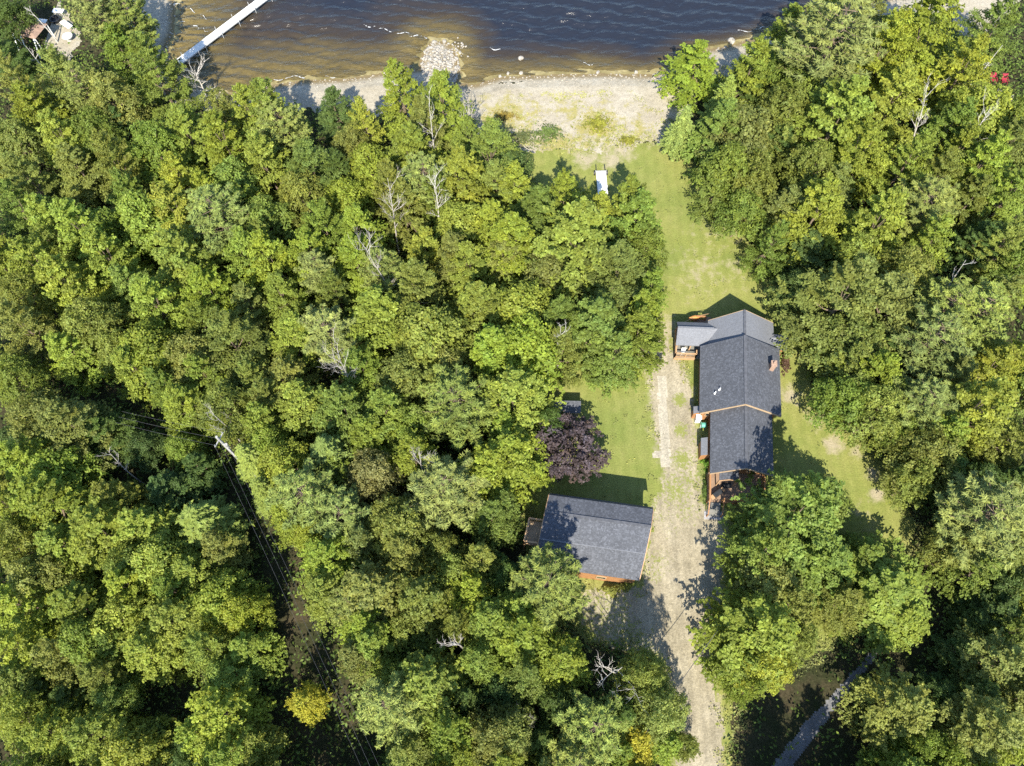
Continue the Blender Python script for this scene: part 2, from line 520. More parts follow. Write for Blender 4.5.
def np_mesh(name, co, faces, mat, attrs=None, smooth=True):
    used, inv = np.unique(faces.ravel(), return_inverse=True)
    co = co[used]; faces = inv.reshape(faces.shape)
    me = bpy.data.meshes.new(name)
    me.vertices.add(len(co)); me.vertices.foreach_set("co", co.astype(np.float32).ravel())
    k = faces.shape[1]
    me.loops.add(faces.size); me.loops.foreach_set("vertex_index", faces.astype(np.int32).ravel())
    me.polygons.add(len(faces))
    me.polygons.foreach_set("loop_start", np.arange(0, faces.size, k, dtype=np.int32))
    me.polygons.foreach_set("loop_total", np.full(len(faces), k, dtype=np.int32))
    if smooth: me.polygons.foreach_set("use_smooth", np.ones(len(faces), bool))
    for nm, arr in (attrs or {}).items():
        a = me.attributes.new(nm, 'FLOAT', 'POINT'); a.data.foreach_set("value", arr[used].astype(np.float32))
    me.update(calc_edges=True)
    me.materials.append(mat)
    o = bpy.data.objects.new(name, me); C.objects.link(o)
    return o

# fine ground patches: the clearing, and the shore
GX0, GX1, GY0, GY1 = -64.0, 76.0, -16.0, 100.0
def build_ground():
    step = 0.2
    nx, ny = int((GX1 - GX0) / step) + 1, int((GY1 - GY0) / step) + 1
    xs = np.linspace(GX0, GX1, nx); ys = np.linspace(GY0, GY1, ny)
    X, Y = np.meshgrid(xs, ys)
    x, y = X.ravel(), Y.ravel()
    z = ground_z(x, y)
    F = grid_faces(nx, ny)
    fx, fy = x[F].mean(1), y[F].mean(1)
    rag = (fbm(fx * 0.9, fy * 0.9, 3, 5) - 0.5)
    rag2 = (fbm(fx * 2.3, fy * 2.3, 9, 4) - 0.5)
    s_lake = poly_sd(fx, fy, LAKE)
    s_beach = poly_sd(fx, fy, BEACH) + rag * 3.2
    s_lawn = poly_sd(fx, fy, LAWN) + rag * 1.6
    s_drive = poly_sd(fx, fy, DRIVE) + rag * 1.2 + rag2 * 0.9
    s_track = poly_sd(fx, fy, TRACK) + rag2 * 0.45
    s_home = poly_sd(fx, fy, HOMESITE) + rag * 2.0
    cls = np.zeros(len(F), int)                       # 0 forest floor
    cls[s_lawn > 0] = 1
    cls[s_home > 0] = 5
    cls[s_beach > 0] = 2
    cls[(s_lake > -0.8) & (cls != 2)] = 2
    cls[s_drive > 0] = 3
    cls[s_track > 0] = 6
    s_walk = np.maximum(poly_sd(fx, fy, WALK[0]), poly_sd(fx, fy, WALK[1])) + rag2 * .25
    cls[s_walk > 0] = 7
    APRON = gpoly([(578, 588), (645, 588), (652, 612), (664, 650), (640, 656), (600, 640), (575, 612)])
    cls[(poly_sd(fx, fy, APRON) + rag * 1.6 > 0) & (cls < 2)] = 8
    cls[s_lake > 0.4] = 4
    co = np.stack([x, y, z], 1)
    # attributes
    def soft(px, py, r):
        c = at(px, py); return np.clip(1 - np.hypot(x - c[0], y - c[1]) / r, 0, 1)
    nz = fbm(x * 0.45, y * 0.45, 21, 4)
    dry = np.zeros_like(x)
    for (px, py, r, a) in ((600, 142, 3.2, 1.2), (622, 150, 3, 1.0), (585, 158, 3, .9), (612, 160, 2.6, 1.0), (655, 140, 3, .7), (720, 225, 7, .55), (700, 270, 8, .55), (735, 265, 6, .5),
                           (665, 330, 3.2, .9), (640, 250, 5, .35), (834, 445, 2.0, 1.0), (856, 452, 1.6, .8), (873, 475, 1.5, .8), (877, 495, 1.5, 1.1), (790, 395, 2.2, .9), (815, 420, 3, .6), (860, 515, 3, .5),
                           (655, 370, 2.5, .5), (650, 430, 2.2, .5), (600, 378, 3, .5), (690, 350, 2, .4), (680, 440, 2.0, .5), (685, 490, 3, .5), (740, 700, 5, .5)):
        dry = np.maximum(dry, a * soft(px, py, r) ** 0.8)
    sdd = poly_sd(x, y, DRIVE)
    dry = np.maximum(dry, np.clip(0.55 - np.abs(sdd) / 2.2, 0, 1))
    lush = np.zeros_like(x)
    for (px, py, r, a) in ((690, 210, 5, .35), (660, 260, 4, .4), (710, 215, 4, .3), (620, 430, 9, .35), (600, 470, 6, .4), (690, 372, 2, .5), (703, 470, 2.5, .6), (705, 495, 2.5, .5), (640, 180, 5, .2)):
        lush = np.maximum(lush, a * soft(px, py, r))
    weed = np.clip(0.52 - sdd / 1.9, 0.0, 0.5) * np.clip((y - 2) / 16, .45, 1)
    for (px, py, r, a) in ((680, 400, 1.2, .9), (681, 430, 1.3, .8), (682, 460, 1.8, .8), (675, 490, 3.0, .65), (685, 510, 2.5, .5), (660, 515, 2.5, .4), (658, 560, 2.0, .5), (672, 530, 2, .35), (655, 575, 1.6, .5), (690, 480, 2, .6), (695, 440, 1.5, .5)):
        weed = np.maximum(weed, a * soft(px, py, r) ** 0.6)
    bweed = np.zeros_like(x)
    for (px, py, r, a) in ((596, 126, 5.5, 1.0), (570, 112, 4, .75), (640, 130, 4, .75), (620, 122, 4, .6), (505, 118, 6, 1.0), (530, 112, 5, .7), (560, 145, 5, .9), (640, 105, 3, .5), (600, 108, 3, .6), (475, 108, 5, .6), (545, 95, 3, .4), (500, 92, 4, .3)):
        bweed = np.maximum(bweed, .85 * a * soft(px, py, r) ** 0.7)
    sl = poly_sd(x, y, LAKE)
    wet = np.clip((sl + 0.9) / 0.9, 0, 1)
    wet = np.where(sl > -0.9 + (nz - .5) * 1.6, wet, 0)
    wd = np.maximum(weed, 0)
    A = dict(dry=dry, lush=lush)
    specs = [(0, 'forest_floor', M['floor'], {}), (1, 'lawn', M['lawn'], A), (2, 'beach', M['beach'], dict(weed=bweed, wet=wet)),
             (3, 'driveway', M['gravel'], dict(weed=wd)), (4, 'lakebed', M['lakebed'], {}), (5, 'bare_yard', M['beach'], dict(weed=np.full_like(x, .25), wet=0 * x)),
             (6, 'gravel_path', M['track'], {}), (7, 'concrete_walkway', M['concrete'], {}), (8, 'gravel_apron', M['gravel'], dict(weed=np.full_like(x, .46)))]
    for k, nm, mt, at_ in specs:
        o = np_mesh(nm, co, F[cls == k], mt, at_)
        tag(o, None, None, None, 'structure')
    # outer ground, far past the frame
    b = MB(); far = 600.0
    b.add([(-far, -far, 0), (far, -far, 0), (far, GY0, 0), (-far, GY0, 0)], [(0, 1, 2, 3)])
    b.add([(-far, GY0, 0), (GX0, GY0, 0), (GX0, GY1, 0), (-far, GY1, 0)], [(0, 1, 2, 3)])
    b.add([(GX1, GY0, 0), (far, GY0, 0), (far, GY1, 0), (GX1, GY1, 0)], [(0, 1, 2, 3)])
    tag(b.build('ground', M['floor']), None, None, None, 'structure')
    b = MB(); b.add([(-far, GY1, -3.2), (far, GY1, -3.2), (far, far, -3.2), (-far, far, -3.2)], [(0, 1, 2, 3)])
    tag(b.build('far_lakebed', M['lakebed']), None, None, None, 'structure')

def build_water():
    step = 0.2
    x0, x1, y0, y1 = -64, 80, 68, 112
    nx, ny = int((x1 - x0) / step), int((y1 - y0) / step)
    X, Y = np.meshgrid(np.linspace(x0, x1, nx), np.linspace(y0, y1, ny))
    x, y = X.ravel(), Y.ravel()
    sl = poly_sd(x, y, LAKE)
    amp = np.clip(0.25 + (sl - 1) / 14.0, 0.15, 1.0)
    wx = x + 3.0 * fbm(x * 0.10, y * 0.10, 5, 3); wy = y + 3.4 * fbm(x * 0.13, y * 0.13, 7, 3)
    ph = (wy + 0.16 * wx)
    env = .4 + 1.2 * fbm(x * .25, y * .35, 33, 3)
    z = env * (0.10 * np.sin(ph * 2 * np.pi / 1.9) + 0.04 * np.sin((wy - 0.35 * wx) * 2 * np.pi / 1.15 + 1.0))
    z += 0.26 * (fbm(x * 0.8, y * 1.7, 31, 4) - 0.5)
    z = z * amp - 0.50
    F = grid_faces(nx, ny)
    m = (sl[F] > -1.5).any(1)
    # depth of the dark water grows offshore, with patches
    shelf = np.interp(x, [-50, -33, -12, -2, 11, 30, 60], [14, 11, 6.2, 5.0, 4.2, 2.6, 2.2])
    d = np.clip((sl + 2.6 * (fbm(x * 0.16, y * 0.3, 41, 4) - 0.5)) / (shelf * 1.85), 0, 1)
    o = np_mesh('lake_water', np.stack([x, y, z], 1), F[m], M['water'], dict(depth=d))
    tag(o, None, None, None, 'structure')
    b = MB(); far = 600.0
    b.add([(-far, y1, -.5), (far, y1, -.5), (far, far, -.5), (-far, far, -.5)], [(0, 1, 2, 3)])
    b.add([(-far, y0 + 5, -.5), (x0, y0 + 5, -.5), (x0, y1, -.5), (-far, y1, -.5)], [(0, 1, 2, 3)])
    b.add([(x1, y0 + 30, -.5), (far, y0 + 30, -.5), (far, y1, -.5), (x1, y1, -.5)], [(0, 1, 2, 3)])
    o = b.build('open_water', M['water'])
    a = o.data.attributes.new('depth', 'FLOAT', 'POINT'); a.data.foreach_set('value', [1.0] * len(o.data.vertices))
    tag(o, None, None, None, 'structure')
    # breaking crests: short ragged ribbons of foam
    rng = random.Random(4)
    b = MB()
    streaks = [(176, 4, 9, -22), (191, 10, 10, -25), (204, 17, 9, -28), (196, 27, 8, -40), (183, 22, 6, -40), (205, 30, 6, -30), (369, 26, 10, -12), (386, 30, 12, -12), (402, 33, 12, -12), (415, 36, 9, -10), (424, 37, 6, -6),
               (495, 49, 9, -14), (588, 64, 8, -6), (745, 31, 12, 4), (760, 28, 8, 6), 
               (262, 82, 16, 4), (282, 79, 14, 4), (298, 77, 12, 2), (330, 77, 9, 2)]
    for (px, py, ln, ang) in streaks:
        c = at(px, py, -0.40); s = depth_at(px, py) / F_PX
        L = ln * s * 1.25; n = max(6, int(L / 0.18)); a = R(ang)
        top = []; bot = []
        for i in range(n + 1):
            t = i / n - 0.5
            w = (0.10 * math.sqrt(max(0, 0.25 - t * t)) + 0.02) * rng.uniform(0.3, 1.5) * (0.8 if ln > 12 else 1.0)
            bx = t * L; by = 0.22 * math.sin(t * 5 + px)
            cx = c[0] + bx * math.cos(a) - by * math.sin(a); cy = c[1] + bx * math.sin(a) + by * math.cos(a)
            top.append((cx, cy + w, c[2] + 0.01)); bot.append((cx, cy - w * rng.uniform(.4, 1), c[2] + .02))
        base = top + bot; k = n + 1
        b.add(base, [(k + i, k + i + 1, i + 1, i) for i in range(n) if rng.random() > 0.22])
    tag(b.build('foam', M['foam']), 'white foam on the small waves breaking near the shore', 'foam', None, 'stuff')

# ------------------------------------------------------------------ stones
def rock_mesh(name, seed, mat, sub=2):
    rng = random.Random(seed)
    import bmesh
    bm = bmesh.new(); bmesh.ops.create_icosphere(bm, subdivisions=sub, radius=1.0)
    ax = [Vector((rng.gauss(0, 1), rng.gauss(0, 1), rng.gauss(0, 1))).normalized() for _ in range(9)]
    dd = [rng.uniform(0.45, 0.9) for _ in ax]
    for v in bm.verts:
        p = v.co.copy()
        for a, d in zip(ax, dd):
            k = p.dot(a)
            if k > d: p -= a * (k - d) * 0.85
        v.co = p * rng.uniform(0.96, 1.04)
        v.co.z *= 0.7
    me = bpy.data.meshes.new(name); bm.to_mesh(me); bm.free()
    me.materials.append(mat)
    return me

def build_stones():
    rng = random.Random(11)
    meshes = [rock_mesh('boulder', i, M['stone']) for i in range(4)]
    # distinct boulders: (px, py, radius px, label)
    BL = [(434, 41, 2.6, 'pale rounded boulder at the lake-side tip of the rock jetty, left one'),
          (430, 47, 3.2, 'largest pale boulder on the left flank of the rock jetty'),
          (444, 40, 3.0, 'upright pale boulder standing in water just off the tip of the jetty'),
          (427, 57, 2.8, 'squat pale boulder on the left side of the jetty nearest the trees'),
          (438, 46, 2.6, 'pale boulder in the middle of the jetty head'),
          (457, 49, 1.7, 'smallest stone in the water to the right of the jetty head'),
          (460, 51, 2.0, 'pale stone furthest out in the water right of the jetty'),
          (452, 51, 1.8, 'pale stone touching the right edge of the jetty head'),
          (521, 57, 3.2, 'lone flat boulder awash in the shallows in front of the beach'),
          (508, 72, 2.2, 'pale boulder at the waterline on the left part of the beach'),
          (521, 71.5, 2.6, 'largest pale boulder along the beach waterline'),
          (500, 75, 2.0, 'pale pair-like stone at the left end of the beach waterline'),
          (732, 40, 4.0, 'big grey boulder at the water right of the lime tree on the shore'),
          (598, 71, 2.4, 'pale stone at the middle of the beach waterline'),
          (636, 71, 2.8, 'pale slab stone at the right end of the beach waterline'),
          (467, 110, 2.4, 'white stone beside the dead tree at the left edge of the beach')]
    for i, (px, py, r, lab) in enumerate(BL):
        c = at(px, py, -0.2 if py < 60 else -0.15)
        s = r * depth_at(px, py) / F_PX
        o = bpy.data.objects.new('boulder', meshes[i % 4]); C.objects.link(o)
        o.location = (c[0], c[1], -0.42 if py < 78 else 0.0)
        o.scale = (s * rng.uniform(.9, 1.2), s * rng.uniform(.8, 1.0), s * 1.0)
        o.rotation_euler = (0, 0, rng.uniform(0, 6))
        tag(o, lab, 'boulder', 'boulders along the shore')
    # countless small stones
    base = [rock_mesh('pebble_shape', 20 + i, M['pebble'], 1) for i in range(4)]
    bv = [np.array([v.co[:] for v in b.vertices]) for b in base]
    bf = [np.array([p.vertices[:] for p in b.polygons]) for b in base]
    def scatter(name, label, pts, mat):
        V = []; Fs = []; n = 0
        for (x, y, z, s) in pts:
            k = rng.randrange(4); a = rng.uniform(0, 6.28); ca, sa = math.cos(a), math.sin(a)
            v = bv[k] * (s * rng.uniform(.8, 1.3), s * rng.uniform(.7, 1), s)
            v = np.stack([v[:, 0] * ca - v[:, 1] * sa + x, v[:, 0] * sa + v[:, 1] * ca + y, v[:, 2] + z], 1)
            V.append(v); Fs.append(bf[k] + n); n += len(v)
        o = np_mesh(name, np.concatenate(V), np.concatenate(Fs), mat, None, False)
        tag(o, label, 'stones', None, 'stuff')
    jet = gpoly([(425, 84), (424, 62), (426, 50), (433, 43), (440, 46), (450, 52), (457, 60), (456, 72), (448, 86)])
    pts = []
    while len(pts) < 520:
        px, py = rng.uniform(416, 462), rng.uniform(36, 90)
        c = at(px, py, 0)
        d = float(poly_sd(np.array([c[0]]), np.array([c[1]]), jet)[0])
        if d > -0.3: pts.append((c[0], c[1], -0.35 + min(0.55, max(0, d) * 0.35), rng.choice([.12, .16, .2, .26, .34]) ))
    while len(pts) < 560:
        px, py = rng.gauss(457, 5), rng.gauss(49, 4); c = at(px, py, -.4); pts.append((c[0], c[1], -.46, rng.uniform(.1, .24)))
    scatter('jetty_stones', 'heap of pale loose rocks forming a short jetty into the lake', pts, M['stone'])
    pts = []
    nx = np.array([rng.uniform(-60, 70) for _ in range(60000)]); ny = np.array([rng.uniform(62, 100) for _ in range(60000)])
    sl = poly_sd(nx, ny, LAKE); sb = poly_sd(nx, ny, BEACH)
    zz = ground_z(nx, ny)
    for x, y, l, b, z in zip(nx, ny, sl, sb, zz):
        if len(pts) > 5200: break
        if -1.2 < l < 0.35 and rng.random() < 0.55: pts.append((x, y, z, rng.choice([.06, .08, .1, .14, .2])))
        elif b > 0.3 and l < 0 and rng.random() < 0.5 * math.exp(l / 5.0): pts.append((x, y, z, rng.choice([.05, .06, .08, .1, .13])))
        elif 0.35 < l < 6 and rng.random() < 0.06: pts.append((x, y, min(z, -.75), rng.uniform(.08, .2)))
    scatter('beach_stones', 'small stones strewn over the beach and along the waterline', pts, M['pebble'])
    for b in base: bpy.data.meshes.remove(b)

# ------------------------------------------------------------------ HOUSE
HO = np.array(at(700, 413, 2.8)[:2])
EU = np.array((0.9991, -0.0425)); EV = np.array((0.1065, 0.9943))
def hf(u, v, z):
    p = HO + EU * u + EV * v
    return (p[0], p[1], z)
_inv = np.linalg.inv(np.array([[EU[0], EV[0]], [EU[1], EV[1]]]))
def huv(px, py, z):
    p = np.array(at(px, py, z)[:2]) - HO
    q = _inv @ p
    return float(q[0]), float(q[1])

def gable_roof(b, fr, u0, u1, v0, v1, ur, ze, zr, th=0.14):
    """ridge runs along v at u = ur; slab roof of two slopes"""
    for (ua, za, ub, zb) in ((u0, ze, ur, zr), (ur, zr, u1, ze)):
        bt = [fr(ua, v0, za - th), fr(ub, v0, zb - th), fr(ub, v1, zb - th), fr(ua, v1, za - th)]
        tp = [fr(ua, v0, za), fr(ub, v0, zb), fr(ub, v1, zb), fr(ua, v1, za)]
        b.hexa(bt, tp)
    return b

def gable_walls(b, fr, u0, u1, v0, v1, ur, zw, zr):
    """closed prism with a pentagonal section"""
    s = [(u0, 0), (u1, 0), (u1, zw), (ur, zr), (u0, zw)]
    vs = [fr(u, v0, z) for u, z in s] + [fr(u, v1, z) for u, z in s]
    b.add(vs, [(0, 1, 2, 3, 4), (9, 8, 7, 6, 5)] + [(i, i + 5, (i + 1) % 5 + 5, (i + 1) % 5) for i in range(5)])
    return b

def rake(b, fr, u0, u1, ur, v, ze, zr, h=0.2, t=0.06):
    for ua, za, ub, zb in ((u0, ze, ur, zr), (ur, zr, u1, ze)):
        b.hexa([fr(ua, v - t, za - h), fr(ub, v - t, zb - h), fr(ub, v, zb - h), fr(ua, v, za - h)],
               [fr(ua, v - t, za + 0.02), fr(ub, v - t, zb + 0.02), fr(ub, v, zb + 0.02), fr(ua, v, za + 0.02)])

def window(root, fr, u0, u1, v, z0, z1, face=-1):
    """window on a wall facing -v (face -1): frame with pane"""
    f = MB(); w = 0.08; d = 0.07
    va, vb = (v - d, v) if face < 0 else (v, v + d)
    f.box(u0, u1, va, vb, z0, z0 + w, fr); f.box(u0, u1, va, vb, z1 - w, z1, fr)
    f.box(u0, u0 + w, va, vb, z0 + w, z1 - w, fr); f.box(u1 - w, u1, va, vb, z0 + w, z1 - w, fr)
    fo = f.build('window', M['fascia'], root)
    MB().box(u0 + w, u1 - w, va + .025, vb - .005, z0 + w, z1 - w, fr).build('pane', M['glass'], fo)

def railing(pts, h, z, posts=1.3, gap=0.14):
    """posts, two rails and balusters along a ground polyline"""
    b = MB()
    for a, c in zip(pts[:-1], pts[1:]):
        a, c = Vector((a[0], a[1], z)), Vector((c[0], c[1], z)); L = (c - a).length
        n = max(1, round(L / posts))
        for i in range(n + 1):
            p = a.lerp(c, i / n); b.bar(p, p + Vector((0, 0, h)), 0.11)
        b.bar(a + Vector((0, 0, h + .02)), c + Vector((0, 0, h + .02)), 0.16, 0.05)
        b.bar(a + Vector((0, 0, .12)), c + Vector((0, 0, .12)), 0.06, 0.08)
        m = int(L / gap)
        for i in range(1, m):
            p = a.lerp(c, i / m); b.bar(p + Vector((0, 0, .1)), p + Vector((0, 0, h)), 0.045)
    return b

def build_house():
    root = empty('lake_house', hf(4, 4, 0), 'long cedar-sided house with grey gable roofs beside the gravel driveway', 'house')
    UR, ZE, ZR = 4.05, 2.8, 5.7
    V1 = 7.95
    gable_walls(MB(), hf, .4, 8.1, .35, V1 - .2, UR, ZE - .05, ZR - .3).build('wall', M['cedar'], root)
    r = gable_roof(MB(), hf, 0, 8.5, 0, V1, UR, ZE, ZR).build('main_roof', M['shingle'], root)
    c = MB(); c.bar(hf(UR, -.02, ZR + .03), hf(UR, V1 + .02, ZR + .03), .30, .05); c.build('ridge_cap', M['ridge'], r)
    f = MB(); rake(f, hf, -.02, 8.52, UR, 0, ZE, ZR, .22); f.build('fascia', M['fascia'], r)
    f = MB(); f.box(-.06, 0, .0, V1, ZE - .16, ZE - .01, hf); f.build('gutter', M['ridge'], r)
    MB().box(8.5, 8.56, .0, V1, ZE - .16, ZE - .01, hf).build('gutter', M['ridge'], r)
    # north block, smooth pale roof, a little lower
    a0, a1, av = .80, 8.05, 11.25
    gable_walls(MB(), hf, a0 + .35, a1 - .35, V1 - .2, av - .35, UR + .1, 2.5, 4.95).build('wall', M['cedar'], root)
    r = gable_roof(MB(), hf, a0, a1, V1 - .15, av, UR + .1, 2.6, 5.3).build('north_roof', M['metal_roof'], root)
    r['label'] = 'smooth pale grey gable roof over the lake end of the house'
    c = MB(); c.bar(hf(UR + .1, V1 + .0, 5.33), hf(UR + .1, av, 5.33), .26, .04); c.build('ridge_cap', M['ridge'], r)
    f = MB(); rake(f, hf, a0, a1, UR + .1, av + .06, 2.6, 5.3, .2); f.build('fascia', M['fascia'], r)
    # west porch wing: ridge runs along u
    def wf(u, v, z): return hf(v, u, z)             # swap the axes: gable along u
    w0, w1 = 8.2, 11.0
    wb = MB(); vs = [hf(-2.65, w0, 2.35), hf(2.2, w0, 2.35), hf(2.2, 9.9, 3.35), hf(-2.65, 9.9, 3.35)]
    wb.hexa([(p[0], p[1], p[2] - .13) for p in vs], vs)
    vs = [hf(-2.65, 9.9, 3.35), hf(2.2, 9.9, 3.35), hf(2.2, w1, 2.55), hf(-2.65, w1, 2.55)]
    wb.hexa([(p[0], p[1], p[2] - .13) for p in vs], vs)
    r = wb.build('porch_roof', M['metal_roof'], root)
    c = MB(); c.bar(hf(-2.65, 9.9, 3.37), hf(1.3, 9.9, 3.37), .2, .04); c.build('ridge_cap', M['metal_roof'], r)
    p = MB()
    for u, v in ((-2.4, 8.5), (-2.4, 10.7), (-.9, 8.5)): MB().box(u - .07, u + .07, v - .07, v + .07, .5, 2.35, hf).build('porch_post', M['rail'], root)
    d = MB(); d.box(-2.5, .4, 7.6, 10.9, .25, .5, hf); d.build('porch_deck', M['darkdeck'], root)
    rl = railing([hf(-2.45, 10.85, 0), hf(-2.45, 7.62, 0), hf(-.15, 7.62, 0), hf(-.15, 8.1, 0)], .95, .5).build('porch_railing', M['rail'], root)
    k = MB(); k.box(-2.5, -.1, 7.52, 7.58, .05, .48, hf); k.build('skirt', M['rail'], rl)
    # east bump
    eb = MB()
    for va, za, vb, zb in ((8.15, 2.2, 9.3, 2.85), (9.3, 2.85, 9.9, 2.5)):
        vs = [hf(7.6, va, za), hf(9.55, va, za), hf(9.55, vb, zb), hf(7.6, vb, zb)]
        eb.hexa([(q[0], q[1], q[2] - .1) for q in vs], vs)
    eb.build('side_roof', M['metal_roof'], root)
    MB().box(7.7, 9.35, 8.35, 9.75, 0, 2.15, hf).build('side_porch_wall', M['cedar'], root)
    # south wing
    s0, s1, sv = 1.12, 7.6, -6.6
    SR = 4.25
    gable_walls(MB(), hf, s0 + .35, s1 - .35, sv + .75, .36, SR, 2.6, 4.5).build('wall', M['cedar'], root)
    r = gable_roof(MB(), hf, s0, s1, sv, .3, SR, 2.7, 4.85).build('south_roof', M['shingle'], root)
    c = MB(); c.bar(hf(SR, sv, 4.88), hf(SR, .25, 4.88), .28, .05); c.build('ridge_cap', M['ridge'], r)
    f = MB(); rake(f, hf, s0, s1, SR, sv, 2.7, 4.85, .2); f.build('fascia', M['fascia'], r)
    window(root, hf, 5.1, 6.5, sv + .75, 1.5, 2.5)
    window(root, hf, 1.6, 2.2, sv + .75, 1.6, 2.4)
    window(root, hf, .75, 1.2, .35, 1.3, 2.1)
    dr = MB().box(2.75, 3.7, sv + .68, sv + .76, .75, 2.75, hf).build('door', M['dark'], root)
    MB().box(3.52, 3.6, sv + .60, sv + .68, 1.7, 1.78, hf).build('handle', M['steel'], dr)
    # canopy over the south door
    cv0 = sv - .75
    r = gable_roof(MB(), hf, 2.05, 4.05, cv0, sv + .75, 3.05, 2.85, 3.35, .1).build('door_canopy', M['shingle'], root)
    f = MB(); rake(f, hf, 2.0, 4.1, 3.05, cv0, 2.85, 3.35, .14); f.build('fascia', M['rail'], r)
    pb = MB()
    for u in (2.15, 3.95): MB().box(u - .06, u + .06, cv0 + .05, cv0 + .17, .75, 2.85, hf).build('canopy_post', M['rail'], root)
    # south deck, railing and stairs
    d = MB(); d.box(1.3, 7.0, -9.0, sv + .74, .55, .75, hf); d.build('south_deck', M['deck'], root)
    k = MB(); k.box(1.34, 6.96, -8.96, sv + .7, .0, .54, hf); k.build('deck_skirt', M['cedar'], root)
    railing([hf(1.36, sv + .3, 0), hf(1.36, -8.95, 0)], 1.0, .75).build('deck_railing', M['cedar'], root)
    railing([hf(2.75, -8.95, 0), hf(6.95, -8.95, 0), hf(6.95, sv + .3, 0)], 1.0, .75).build('deck_railing', M['cedar'], root)
    st = MB()
    for i in range(4): st.box(1.45, 2.7, -9.04 - .34 * (i + 1), -9.04 - .34 * i + .02, .0, .58 - .14 * i, hf)
    so = st.build('stairs', M['darkdeck'], root)
    for u in (1.36, 2.8):
        h = MB(); h.bar(hf(u, -8.98, 1.72), hf(u, -10.4, 1.0), .1, .06); h.bar(hf(u, -10.4, 0), hf(u, -10.4, 1.0), .1)
        h.build('handrail', M['cedar'], so)
    mt = MB(); mt.box(2.75, 3.75, -7.5, -6.9, .755, .79, hf); mt.build('doormat', M['dark'], root)
    # low shed roofs on the west side
    for (pa, pb_, wood) in (((701.3, 437.5), (707.2, 455), True), ((693.8, 406), (699.2, 413), False)):
        u0, vt = huv(pa[0], pa[1], 1.9); u1, vb = huv(pb_[0], pb_[1], 1.9)
        m = MB(); vs = [hf(u0, vb, 1.75), hf(u1, vb, 2.05), hf(u1, vt, 2.05), hf(u0, vt, 1.75)]
        m.hexa([(q[0], q[1], q[2] - .09) for q in vs], vs)
        ro = m.build('lean_to_roof', M['metal_roof'], root)
        MB().box(u0 + .1, max(u1 + .2, .4 if not wood else 1.4), vb + .12, vt - .12, 0, 1.68, hf).build('lean_to_wall', M['cedar'], ro)
    # chimney
    u, v = 7.35, 5.2
    zb = ZE + (8.5 - u) / (8.5 - UR) * (ZR - ZE)
    ch = MB(); ch.box(u - .26, u + .26, v - .3, v + .3, zb - .4, zb + 1.15, hf); ch = ch.build('chimney', M['brick'], r := root)
    cp = MB(); cp.box(u - .31, u + .31, v - .35, v + .35, zb + 1.15, zb + 1.24, hf); cp.build('chimney_cap', M['brick'], ch)
    fl = MB(); fl.tube([hf(u, v, zb + 1.24), hf(u, v, zb + 1.45)], .13, 10); fl.build('flue', M['brick'], ch)
    # roof vents
    for px, py in ((716.3, 391), (720.2, 388.5)):
        u, v = huv(px, py, 4.4); z = ZE + u / UR * (ZR - ZE)
        t = MB(); t.tube([hf(u, v, z - .1), hf(u, v, z + .42)], .06, 10); t.tube([hf(u, v, z - .06), hf(u, v, z + .05)], .12, 10)
        t.build('roof_vent', M['white'], root)
    for v in (2.2, 5.6): pass
    return root

